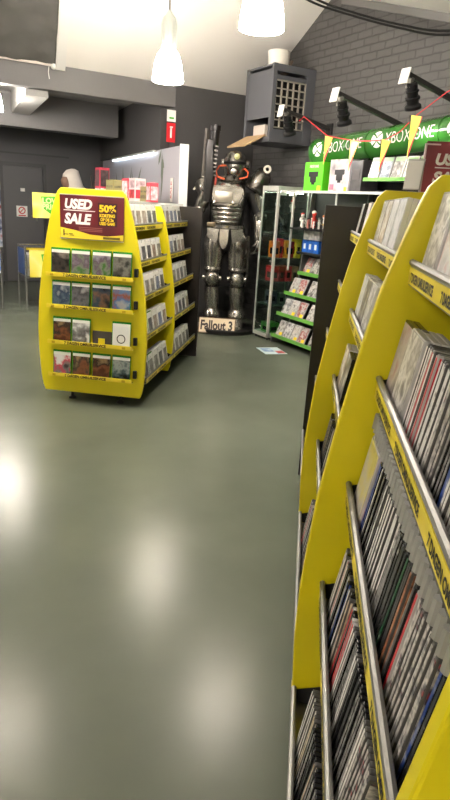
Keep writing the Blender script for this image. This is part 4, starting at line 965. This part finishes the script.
# green tube sign
TX, TZ, TRAD, TY0, TY1 = 4.47, 2.165, .142, 3.3, 5.99
tb = empty('tube_sign', (TX, TY1, TZ), 0, 'long green XBOX ONE tube sign mounted above the wall shelves', 'sign')
tb.rotation_euler = (radians(-3.0), 0, 0)
b = B()
TUBE = mat('green_tube', (52, 116, 42), .22, var=.12, vscale=2.5, coat=.3)
edges = [0, -.93, -1.86, -2.76]
b = B(); lathe(b, [(TRAD, 0), (TRAD, .9), (TRAD-.008, .905), (TRAD-.008, .925), (TRAD, .93), (TRAD, 1.83), (TRAD-.008, 1.835), (TRAD-.008, 1.855), (TRAD, 1.86), (TRAD, 2.76)], (0, 0, 0), 40, True, RX(pi/2)); obj('tube', b, TUBE, tb, True)
b = B(); lathe(b, [(TRAD-.03, -.012), (TRAD+.004, -.008), (TRAD+.004, .012)], (0, 0, 0), 40, True, RX(pi/2)); obj('end_cap', b, mat('dark_green_cap', (40, 96, 34), .4), tb, True)
b = B()
for y in (-.1, -1.2, -2.4): bx2(b, (.05, y-.02, -.02), (XR-TX, y+.02, .02))
obj('wall_bracket', b, DARKSTEEL, tb)
def on_tube(bm, y_start, zc, off):
    slices(bm, 1, -.13, .13, 16)
    for v in bm.verts:
        u, q = v.co.x, v.co.y; a = (q+zc)/TRAD; r = TRAD+off
        v.co = Vector((-r*cos(a), y_start-u, r*sin(a)))
    return bm
def disc_bm(r, n=32):
    bm = B(); bm.faces.new([bm.verts.new((r*cos(2*pi*k/n), r*sin(2*pi*k/n), 0)) for k in range(n)]); return bm
def xcross(r):
    bm = B()
    for s in (-1, 1):
        for t_ in (-1, 1):
            # four curved arms of the X, from the centre to the rim
            pin, pout = [], []
            for k in range(7):
                f = k/6; ang = radians(90-42*f) if t_ > 0 else radians(-90+42*f)
                a0 = (0.02+f*.96)
                x = s*r*(.02+.70*f**1.5); y = t_*r*(.10+.62*f)
                wd = r*(.10+.14*f)
                pin.append((x-s*wd*.5, y+t_*wd*.25, 0)); pout.append((x+s*wd*.5, y-t_*wd*.25, 0))
            bm.faces.new([bm.verts.new(p) for p in pin+pout[::-1]])
    return bm
for k in range(3):
    y0 = -.06-.93*k
    d0 = disc_bm(.078); xf(d0, TR(.09, 0, 0)); on_tube(d0, y0, .015, .0012); obj('logo_disc', d0, WORDW, tb)
    c0 = xcross(.078); xf(c0, TR(.09, 0, 0)); on_tube(c0, y0, .015, .0024); obj('logo_cross', c0, TUBE, tb)
    t = text_bm('XBOX ONE', .15, 'LEFT', -.001, 0, 0, .60); xf(t, TR(.20, -.045, 0)); on_tube(t, y0, .005, .0016); obj('lettering', t, WORDW, tb)

# ------------------------------------------------------------------ vent box high on the brick wall
HX0, HY0, HY1, HZ0, HZ1 = 4.12, 6.50, 7.08, 2.28, 3.09
ht = empty('vent_box', (HX0, HY0, HZ0), 0, 'large dark ventilation box with a square grille high on the brick wall', 'ventilation unit')
VB = mat('charcoal_metal_box', (92, 93, 98), .45, .1, var=.05)
wx_, dy_, hz_ = XR-HX0-.002, HY1-HY0, HZ1-HZ0
b = B()
bx2(b, (.001, .001, .26), (.02, dy_-.001, hz_-.05)); bx2(b, (0, 0, hz_-.02), (wx_, dy_, hz_)); bx2(b, (0, dy_-.02, 0), (wx_, dy_, hz_)); bx2(b, (wx_-.02, 0, 0), (wx_, dy_, hz_)); bx2(b, (0, 0, 0), (wx_, dy_, .02))
bx2(b, (-.006, -.006, -.004), (.045, .03, hz_+.004)); bx2(b, (-.004, dy_-.04, -.003), (.03, dy_+.003, hz_+.003)); bx2(b, (.002, -.003, .001), (wx_-.001, .031, .06)); bx2(b, (.002, -.003, hz_-.07), (wx_-.001, .031, hz_+.002)); bx2(b, (wx_-.12, -.004, .002), (wx_-.002, .032, hz_+.003)); bx2(b, (-.003, .002, -.002), (.03, dy_-.002, .05))
bx2(b, (.04, 0, hz_-.15), (wx_-.1, .025, hz_-.11)); bx2(b, (.04, 0, .06), (wx_-.1, .025, .14))
obj('housing', b, VB, ht)
b = B(); bx2(b, (.06, .12, .08), (wx_-.12, .14, hz_-.14)); obj('inner_panel', b, BLACK, ht)
b = B()
gx0, gx1, gz0, gz1 = .05, wx_-.12, .16, hz_-.16
for i in range(6): x = gx0+(gx1-gx0)*i/5; bx2(b, (x-.006, .008, gz0), (x+.006, .03, gz1))
for i in range(7): z = gz0+(gz1-gz0)*i/6; bx2(b, (gx0, .008, z-.006), (gx1, .03, z+.006))
obj('grille', b, mat('pale_grille', (176, 168, 156), .4, .3), ht)
b = B()
for i in range(5):
    for j in range(6):
        if (i*3+j*5) % 4 == 0: continue
        x = gx0+(gx1-gx0)*(i+.25)/5; z = gz0+(gz1-gz0)*(j+.5)/6; bx2(b, (x-.008, .045, z-.025), (x+.012, .06, z+.025))
obj('inner_fins', b, mat('cream_fin', (206, 194, 172), .5), ht)
b = B(); bx(b, (-.10, .32, .06), (.30, .42, .015), RY(radians(-28))); obj('open_flap', b, mat('plywood', (176, 146, 110), .6, var=.15, vscale=14), ht)
b = B(); bx2(b, (.05, .2, .05), (.2, .45, .2), .01); obj('inner_fan', b, mat('pale_motor', (190, 180, 170), .5), ht)
b = B(); lathe(b, [(.10, 0), (.115, .01), (.13, .16), (.125, .17), (.11, .16)], (.18, .2, hz_), 24, True); obj('duct_collar', b, mat('white_duct', (226, 220, 210), .5), ht, True)
b = B(); bx(b, (.02, .25, hz_+.08), (.02, .16, .16), RY(radians(20))); obj('duct_bracket', b, mat('brown_bracket', (120, 104, 90), .5), ht)

# ------------------------------------------------------------------ spot arms
def spot_arm(end, basez, label):
    x, y, z = end
    r = empty('spotlight_arm', (XR, y, basez), 0, label, 'spotlight', 'spotlight arms on the brick wall')
    e = Vector((x-XR, 0, z-basez)); d = e.normalized()
    b = B(); L_ = e.length; ang = math.atan2(e.z, -e.x)
    bx2(b, (-L_, -.022, -.018), (0, .022, .018)); xf(b, RY(ang)); obj('arm', b, mat('dark_grey_arm', (66, 64, 62), .4, .4), r)
    b = B(); bx(b, (-L_-.006, 0, -.02), (.012, .10, .12), RY(ang), .002); obj('end_plate', b, WHITE, r)
    b = B(); bx(b, (-L_+.07, 0, -.05), (.03, .05, .08), RY(ang)); obj('bracket', b, STEEL, r)
    M = TR(*(e-d*.10+Vector((0, 0, -.11)))) @ RY(radians(-24)) @ RX(radians(10))
    b = B(); lathe(b, [(.035, .08), (.045, .07), (.045, .02), (.055, .018), (.055, .006), (.046, .004), (.046, -.03), (.062, -.034), (.062, -.05), (.05, -.052), (.05, -.085), (.07, -.10), (.072, -.125), (.06, -.125)], (0, 0, 0), 22, True, M); obj('lamp_head', b, mat('black_lamp_head', (30, 30, 32), .35, .3), r, True)
    b = B(); lathe(b, [(.054, -.127), (.054, -.1255), (.01, -.1254)], (0, 0, 0), 20, True, M); obj('lens', b, mat('warm_lens', (255, 236, 206), .3), r)
    b = B(); bx(b, (-.012, 0, 0), (.02, .10, .12)); obj('wall_plate', b, DARKSTEEL, r)
spot_arm((4.02, 6.13, 2.575), 2.44, 'spotlight arm next to the ventilation box grille')
spot_arm((3.76, 4.88, 2.565), 2.36, 'middle spotlight arm above the tube sign')
spot_arm((3.95, 4.23, 2.66), 2.50, 'spotlight arm nearest the white ceiling trim')

# cables along the gable
def cable(pts, label):
    b = B(); P = [Vector(p) for p in pts]; out = []
    for i in range(len(P)-1):
        p0, p1, p2, p3 = P[max(i-1, 0)], P[i], P[i+1], P[min(i+2, len(P)-1)]
        for k in range(6):
            t = k/6; out.append(.5*((2*p1)+(p2-p0)*t+(2*p0-5*p1+4*p2-p3)*t*t+(3*p1-p0-3*p2+p3)*t**3))
    out.append(P[-1]); tube(b, out, .011, 6); tag(obj('cable', b, BLACK, None, True), label, 'cable', 'black cables sagging along the gable wall')
cable([(3.55, 5.75, ceil_z(5.75)-.012), (3.90, 5.641, 3.473), (4.20, 5.50, 3.397), (4.50, 4.976, 3.216), (4.62, 4.464, 3.092), (4.66, 3.6, 3.06), (4.66, 2.6, 3.10)], 'lower black cable sagging from the ceiling across the brick wall')
cable([(3.65, 5.72, ceil_z(5.72)-.012), (4.0, 5.618, 3.487), (4.25, 5.394, 3.385), (4.50, 4.982, 3.245), (4.62, 4.469, 3.124), (4.66, 3.6, 3.095), (4.66, 2.6, 3.135)], 'upper black cable sagging from the ceiling across the brick wall')

# bunting in front of the tube sign
bt = empty('bunting', (4.12, 5.2, 2.2), 0, 'string of yellow red and black pennants in front of the tube sign', 'bunting')
SPTS = [(4.16, 5.98, 2.46), (4.13, 5.86, 2.49), (4.10, 5.52, 2.335), (4.10, 5.38, 2.27), (4.10, 4.98, 2.205), (4.10, 4.75, 2.19), (4.10, 4.54, 2.19), (4.10, 4.37, 2.245), (4.10, 4.195, 2.365), (4.10, 3.90, 2.507), (4.3, 3.3, 2.75)]
b = B(); tube(b, [Vector(p)-bt.location for p in SPTS], .005, 6); obj('string', b, mat('red_string', (206, 44, 50), .5), bt, True)
FY, FR, FB = mat('yellow_pennant', (248, 238, 96), .6), mat('red_pennant', (214, 50, 60), .6), mat('black_pennant', (24, 22, 22), .6)
for (y, z, wd, ln) in ((5.36, 2.265, .19, .26), (4.96, 2.203, .17, .27), (4.53, 2.19, .17, .27), (4.20, 2.36, .19, .34)):
    p = Vector((4.10, y, z-.004))-bt.location
    b = B(); x = p.x
    # hangs in folds: three upright stripes meeting at the tip
    tip = (x-.02, p.y+.03, p.z-ln)
    cut = [(x-.004, p.y+wd*.42, p.z+.012), (x-.02, p.y+wd*.2, p.z+.008), (x+.012, p.y-wd*.25, p.z-.006), (x-.01, p.y-wd*.42, p.z-.012)]
    tips = [tip, (tip[0], tip[1]-.004, tip[2]), (tip[0], tip[1]-.010, tip[2]+.006), (tip[0], tip[1]-.012, tip[2]+.07)]
    bl_ = B()
    poly_prism(bl_, [cut[0], cut[1], (x-.012, p.y+wd*.2, p.z-ln*.45)], (.003, 0, 0)); pn = obj('pennant', bl_, FB, bt)
    poly_prism(b, [cut[1], cut[2], tips[2], tips[1], (x-.012, p.y+wd*.2, p.z-ln*.45)], (.003, 0, 0)); obj('yellow_stripe', b, FY, pn)
    b = B(); poly_prism(b, [cut[2], cut[3], tips[3], tips[2]], (.003, 0, 0)); obj('red_stripe', b, FR, pn)

# ------------------------------------------------------------------ back room along the panel wall
PWR = -math.atan2(.51, 4.1)
pw = empty('light_panel', (3.29, 7.12, 0), PWR, 'long pale grey printed wall panel with a lit top edge', 'wall panel')
b = B(); bx2(b, (0, 0, 1.05), (.10, 4.55, 2.185)); obj('panel', b, mat('lilac_grey_panel', (178, 176, 184), .3), pw)
b = B(); bx2(b, (0, -.02, 0.0), (.105, 0, 2.205)); obj('end_trim', b, mat('bright_end_trim', (228, 230, 228), .35), pw)
b = B(); bx2(b, (.02, .0, 0), (.1, 4.55, 1.05)); obj('lower_panel', b, mat('grey_lower_panel', (120, 118, 120), .5), pw)
LEAF = mat('grey_green_print', (112, 122, 106), .5)
def leaf(y, z, ln, wd, ang):
    b = B()
    pts = [(-.0, 0), (.3, .5), (.65, .42), (1, 0), (.65, -.42), (.3, -.5)]
    b.faces.new([b.verts.new((-.001, y+(u*ln*cos(ang)-v*wd*sin(ang)), z+(u*ln*sin(ang)+v*wd*cos(ang)))) for u, v in pts])
    obj('printed_leaf', b, LEAF, pw)
for (y, z, ln, wd, a) in ((.75, 1.55, .55, .06, 1.75), (.72, 1.75, .40, .09, 1.55), (.9, 2.0, .24, .07, 2.2), (.62, 1.95, .2, .06, .8), (2.2, 1.5, .5, .08, 1.3), (2.5, 1.6, .45, .08, 1.9), (2.9, 1.5, .55, .1, 1.5), (3.3, 1.6, .4, .08, 1.2), (2.0, 1.75, .35, .06, 2.3), (1.5, 1.45, .4, .07, 1.6)): leaf(y, z, ln, wd, a)
lt = empty('strip_light', TR(3.29, 7.12, 2.16) @ RZ(PWR) @ Vector((-.002, 1.0, 0)), PWR, 'white strip light shining along the top of the grey panel', 'strip light')
b = B(); bx2(b, (-.045, 0, .0), (.0, 2.6, .028)); obj('housing', b, ALU, lt)
b = B(); tube(b, [(-.025, .02, -.010), (-.025, 2.58, -.010)], .010, 8); obj('tube', b, mat('cool_tube', (226, 244, 255), .3, emit=5.), lt, True)
# flag signs at the corner
for i, (z0, z1, m_, lab) in enumerate(((2.49, 2.62, WHITE, 'small white flag sign on the corner above the red one'), (2.255, 2.475, RED, 'small red fire sign on the corner under the white one'))):
    f = empty('flag_sign', (3.385, 7.60, z0), 0, lab, 'sign')
    b = B(); bx2(b, (-.06, -.004, 0), (.055, .004, z1-z0)); pl_ = obj('plate', b, m_, f)
    b = B(); bx2(b, (.04, .004, .02), (.06, .2, .05)); obj('mount', b, DARKSTEEL, f)
    b = B()
    if i: bx2(b, (-.015, -.006, .05), (.008, -.004, .16)); bx2(b, (-.02, -.006, .165), (.02, -.004, .18))
    else: bx2(b, (-.03, -.006, .03), (.03, -.004, .05))
    obj('pictogram', b, WHITE if i else GREEN, pl_)
# low shelf unit below it, partly hidden by the sale display
lu = empty('storage_shelf', (2.98, 8.2, 0), 0, 'dark waist-high shelf unit behind the sale display along the panel wall', 'shelf unit')
b = B(); bx2(b, (-.22, -1.25, 1.50), (.30, 1.45, 1.535)); obj('top', b, mat('pale_shelf_top', (190, 190, 186), .4), lu)
b = B(); bx2(b, (.26, -1.25, 0), (.30, 1.45, 1.50)); bx2(b, (-.22, -1.25, 0), (.26, -1.22, 1.5)); bx2(b, (-.22, 1.42, 0), (.26, 1.45, 1.5)); obj('carcass', b, DARKSTEEL, lu)
for z in (.1, .45, .8, 1.15):
    b = B(); bx2(b, (-.22, -1.22, z), (.26, 1.42, z+.02)); obj('shelf', b, DARKSTEEL, lu)
def carton(x, y, s, col, label, bands, ang=0.):
    r = empty('toy_box', (x, y, 1.536), ang, label, 'toy box', 'boxes on top of the dark shelf unit')
    b = B(); bx2(b, (-s[0]/2, -s[1]/2, 0), (s[0]/2, s[1]/2, s[2]), .003); obj('carton', b, mat('box_%d_%d_%d' % col, col, .4, var=.08, vscale=10), r)
    for i, (z0, z1, c) in enumerate(bands):
        b = B(); bx2(b, (-s[0]/2-.002, -s[1]*.42, s[2]*z0), (-s[0]/2+.001, s[1]*.42, s[2]*z1)); bx2(b, (-s[0]*.42, -s[1]/2-.002, s[2]*z0), (s[0]*.42, -s[1]/2+.001, s[2]*z1)); obj('printed_band', b, print_mat('band_%d_%d_%d' % c, [tuple(int(v*.6) for v in c), c, tuple(min(255, int(v*1.2)+12) for v in c)], 20), r)
carton(2.93, 8.88, (.14, .20, .41), (196, 60, 80), 'tall dark and pink toy box farthest along the shelf unit', [(.40, .92, (74, 58, 58)), (.06, .34, (210, 196, 196))])
carton(2.90, 7.72, (.13, .22, .26), (208, 66, 84), 'pink and white toy box beside the gap in the low olive boxes', [(.10, .88, (216, 196, 200))])
carton(2.90, 7.46, (.14, .20, .26), (222, 214, 214), 'white toy box with red print at the corner of the pair', [(.12, .5, (200, 50, 66)), (.58, .9, (190, 160, 166))])
carton(2.90, 6.99 , (.10, .12, .21), (204, 70, 84), 'small pink toy box by itself next to the end of the shelf unit', [(.1, .8, (214, 180, 186))])
for i, (y0, h_) in enumerate(((8.42, .25), (8.10, .24), (7.21, .17))):
    carton(2.94, y0, (.12, .30 if i < 2 else .22, h_), (150, 142, 96), ['low olive box next to the tall pink box', 'low olive box next to the pink and white pair', 'low olive box between the white box and the small pink one'][i], [(.2, .42, (96, 90, 60)), (.6, .72, (110, 104, 70))])
wc = empty('hanging_card', (3.30, 7.34, 1.55), PWR, 'narrow white card with red upright lettering on the grey panel end', 'card')
b = B(); bx2(b, (-.006, -.045, 0), (0, .045, .28)); cdp = obj('card', b, PAPER, wc)
t = text_bm('SALE', .07, 'LEFT', .001, 0, 0, .20); xf(t, TR(-.0075, .025, .04) @ RZ(-pi/2) @ RX(pi/2) @ RZ(pi/2) @ TR(0, -.045, 0)); obj('lettering', t, RED, cdp)

# hooded figure
hf = empty('hooded_statue', (2.86, 10.0, 0), radians(-70), 'pale hooded figure statue standing behind the sale display', 'statue')
PALE = mat('pale_hood_cloth', (196, 188, 178), .8, bump=.3, bscale=12, var=.1)
b = B(); loft(b, [(0, 0, .04, .20, .16), (0, 0, .6, .20, .15), (0, 0, 1.05, .19, .14), (0, .0, 1.3, .22, .14), (0, .01, 1.48, .23, .13), (0, .01, 1.58, .16, .11), (0, .0, 1.64, .08, .08), (0, -.02, 1.76, .085, .10), (0, -.01, 1.84, .05, .06)], 22); obj('body', b, mat('robe_grey', (150, 142, 134), .8), hf, True)
b = B(); loft(b, [(.0, .05, 1.54, .20, .17), (0, .02, 1.62, .15, .16), (0, -.02, 1.70, .13, .155), (0, -.05, 1.78, .125, .155), (0, -.06, 1.86, .11, .135), (0, -.04, 1.92, .07, .10), (0, -.03, 1.945, .02, .03)], 22); hd_ = obj('hood', b, PALE, hf, True)
b = B(); loft(b, [(0, .13, 1.05, .25, .10), (0, .15, 1.35, .27, .14), (0, .14, 1.52, .25, .17), (0, .10, 1.62, .15, .13), (0, .06, 1.70, .09, .08)], 20); obj('mantle', b, PALE, hf, True)
b = B(); loft(b, [(0, -.13, 1.665, .05, .055), (0, -.17, 1.71, .075, .05), (0, -.185, 1.77, .08, .045), (0, -.175, 1.82, .055, .03)], 14); obj('hood_face', b, mat('brown_face', (120, 92, 76), .7), hd_, True)  # brown face set inside the hood
b = B(); tube(b, [(-.2, -.12, 1.50), (0, -.15, 1.40), (.2, -.1, 1.30)], .02, 8); tube(b, [(.17, .02, 1.58), (.0, -.14, 1.52)], .02, 8); obj('strap', b, mat('brown_strap', (92, 70, 54), .6), hf, True)
for s in (-1, 1):
    b = B(); tube(b, [(s*.20, .01, 1.5), (s*.27, .02, 1.3), (s*.26, -.06, 1.08)], [.075, .065, .05], 12); obj('sleeve', b, PALE, hf, True)
b = B(); tube(b, [(.10, .28, 1.40), (.02, .30, 1.86)], .016, 8); tube(b, [(.05, .30, 1.42), (-.05, .36, 1.82)], .014, 8); tube(b, [(-.02, .29, 1.40), (.10, .33, 1.78)], .03, 8); obj('back_gear', b, mat('dark_wood', (62, 50, 42), .6), hf, True)

# dump bins with LOW PRICE boards
CH = mat('chrome_wire', (168, 168, 166), .25, .8)
SIGNY = print_mat('pale_yellow_board', [(238, 226, 90), (244, 234, 140), (238, 222, 60)], 3, (1, 1, 1), .4, 1.)
def low_board(par, x, y, z, w, h):
    b = B(); bx2(b, (x-w/2, y-.006, z), (x+w/2, y+.006, z+h)); bd = obj('price_board', b, SIGNY, par)
    b = B(); cx = x-w*.03; pts = [(cx-w*.26, z+h*.86), (cx+w*.24, z+h*.90), (cx+w*.25, z+h*.46), (cx+w*.06, z+h*.08), (cx-w*.22, z+h*.40)]
    poly_prism(b, [(px, y-.0095, pz) for px, pz in pts], (0, .003, 0)); obj('green_arrow', b, GREEN, bd)
    for i, (tx, zz) in enumerate((('LOW', .60), ('PRICE', .36))):
        t = text_bm(tx, h*.30, 'LEFT', .004, 0, 0, w*.44); xf(t, TR(cx-w*.23, y-.0105, z+h*zz) @ RX(pi/2)); obj('lettering', t, mat('pale_green_print', (206, 236, 150), .4), bd)
def bin_(x, y, w, d, z0, z1, label, side, front, rz=0.):
    r = empty('dump_bin', (x, y, 0), rz, label, 'dump bin', 'wire dump bins near the back door')
    for sx in (-w/2, w/2):
        for sy in (0, d):
            b = B(); tube(b, [(sx, sy, .012), (sx, sy, z1)], .014, 8); lathe(b, [(.022, 0), (.022, .012)], (sx, sy, 0), 10); obj('leg', b, CH, r, True)
    b = B()
    for z in (z0, z1):
        for p, q in (((-w/2, 0), (w/2, 0)), ((w/2, 0), (w/2, d)), ((w/2, d), (-w/2, d)), ((-w/2, d), (-w/2, 0))): tube(b, [(p[0], p[1], z), (q[0], q[1], z)], .010, 6)
    for i in range(1, 12):
        xx = -w/2+w*i/12; tube(b, [(xx, d, z0), (xx, d, z1)], .004, 5); tube(b, [(xx, 0, z0), (xx, d, z0)], .004, 5)
    obj('basket', b, CH, r, True)
    b = B(); bx2(b, (-w/2-.004, .02, z0+.03), (-w/2+.004, d-.02, z1-.03)); obj('side_board', b, side, r)
    b = B(); bx2(b, (w/2-.004, .02, z0+.03), (w/2+.004, d-.02, z1-.03)); obj('side_board', b, side, r)
    return r
BLUEB = mat('blue_side_board', (70, 96, 150), .4)
db = bin_(2.28, 9.0, .82, .50, .42, .84, 'chrome wire dump bin with yellow LOW PRICE boards by the door', BLUEB, None)
low_board(db, .02, -.02, .43, .76, .37)
b = B(); bx2(b, (-.41, .012, .80), (.41, .02, .835)); obj('yellow_rim', b, STRIP, db)
b = B(); tube(b, [(-.03, .03, .40), (-.03, .03, 1.30)], .014, 8); obj('sign_pole', b, CH, db, True)
low_board(db, -.02, .0, 1.235, .54, .33)
db2 = bin_(1.15, 9.05, .80, .5, .46, .80, 'chrome wire dump bin at the picture edge with blue and yellow stock', BLUEB, None)
b = B(); bx2(b, (-.38, -.02, .48), (.39, -.008, .74)); obj('front_board', b, print_mat('blue_board_print', [(30, 60, 150), (60, 110, 190), (210, 220, 235), (40, 70, 160)], 8), db2)
for i in range(4): toy_box(.84+.19*i, 9.3, .475, (.16, .30, .38), [(226, 190, 40), (60, 90, 160), (200, 60, 50), (226, 200, 60)][i], ['yellow box in the blue dump bin, farthest from the door', 'blue box in the blue dump bin', 'red box in the blue dump bin', 'yellow box in the blue dump bin, next to the door'][i], 'boxes in the blue dump bin', 0, False)
for i in range(4): toy_box(1.99+.195*i, 9.25, .4345, (.17, .34, .30), [(200, 200, 206), (220, 200, 60), (120, 130, 150), (90, 84, 84)][i], ['white box in the LOW PRICE bin, at its corner', 'yellow box in the LOW PRICE bin', 'blue grey box in the LOW PRICE bin', 'dark box in the LOW PRICE bin, farthest in'][i], 'boxes in the yellow dump bin', 0, False)
ps = empty('poster', (1.68, 11.88, .62), 0, 'tall dark blue and red poster on the back wall beside the door', 'poster')
b = B(); bx2(b, (-.42, -.01, 0), (.42, .01, 1.36)); pp = obj('print', b, print_mat('poster_print', [(24, 26, 44), (60, 70, 110), (190, 200, 214), (150, 40, 44), (40, 44, 70)], 4), ps)
b = B(); bx2(b, (-.43, -.014, 1.36), (.43, .01, 1.375)); bx2(b, (-.43, -.014, -.015), (.43, .01, 0)); obj('clip_rail', b, ALU, ps)

# flyer on the floor
fl = empty('flyer', (3.89, 5.75, 0), radians(-12), 'blue and white printed flyer lying on the floor before the cabinet', 'flyer')
b = B(); bx2(b, (-.13, -.16, .001), (.13, .16, .004)); fp = obj('sheet', b, mat('pale_flyer', (206, 222, 226), .4), fl)
b = B(); bx2(b, (-.10, -.05, .004), (.02, .12, .005)); obj('blue_print', b, print_mat('flyer_blue', [(40, 70, 140), (120, 160, 200), (220, 230, 235)], 14), fp)
b = B(); bx2(b, (.03, -.14, .004), (.12, -.02, .005)); obj('red_print', b, print_mat('flyer_red', [(120, 20, 30), (190, 50, 60), (60, 30, 40)], 14), fp)

# ------------------------------------------------------------------ light
w = bpy.data.worlds.new('World'); SC.world = w; w.use_nodes = True
w.node_tree.nodes['Background'].inputs['Color'].default_value = (1, .97, .93, 1); w.node_tree.nodes['Background'].inputs['Strength'].default_value = .0
def lamp(name, kind, loc, power, col, size=.1, rot=None, blend=None, spot=None):
    l = bpy.data.lights.new(name, kind); l.energy = power; l.color = col
    if kind in ('POINT', 'SPOT'): l.shadow_soft_size = size
    if kind == 'SPOT': l.spot_size = spot; l.spot_blend = blend
    if kind == 'AREA': l.shape = 'RECTANGLE'; l.size = size[0]; l.size_y = size[1]
    o = bpy.data.objects.new(name, l); COL.objects.link(o); o.location = loc
    if rot is not None: o.rotation_euler = rot
    return o
WARM = (1, .96, .91)
for x, y, z, lab, pw_ in PEND: lamp('pendant_bulb_light', 'POINT', (x, y, z-.03), pw_, WARM, .11)
for (x, y, z) in ((4.02, 6.13, 2.625), (3.76, 4.88, 2.6), (3.95, 4.23, 2.7)):
    o = lamp('spot_light', 'SPOT', (x+.16, y, z-.28), 38, WARM, .04, None, .6, radians(95))
    o.rotation_euler = Vector((.45, 0, -1)).to_track_quat('-Z', 'Y').to_euler()
SC.view_settings.view_transform = 'Standard'; SC.view_settings.look = 'None'; SC.view_settings.gamma = 1; SC.view_settings.exposure = .4
SC.view_settings.use_curve_mapping = False
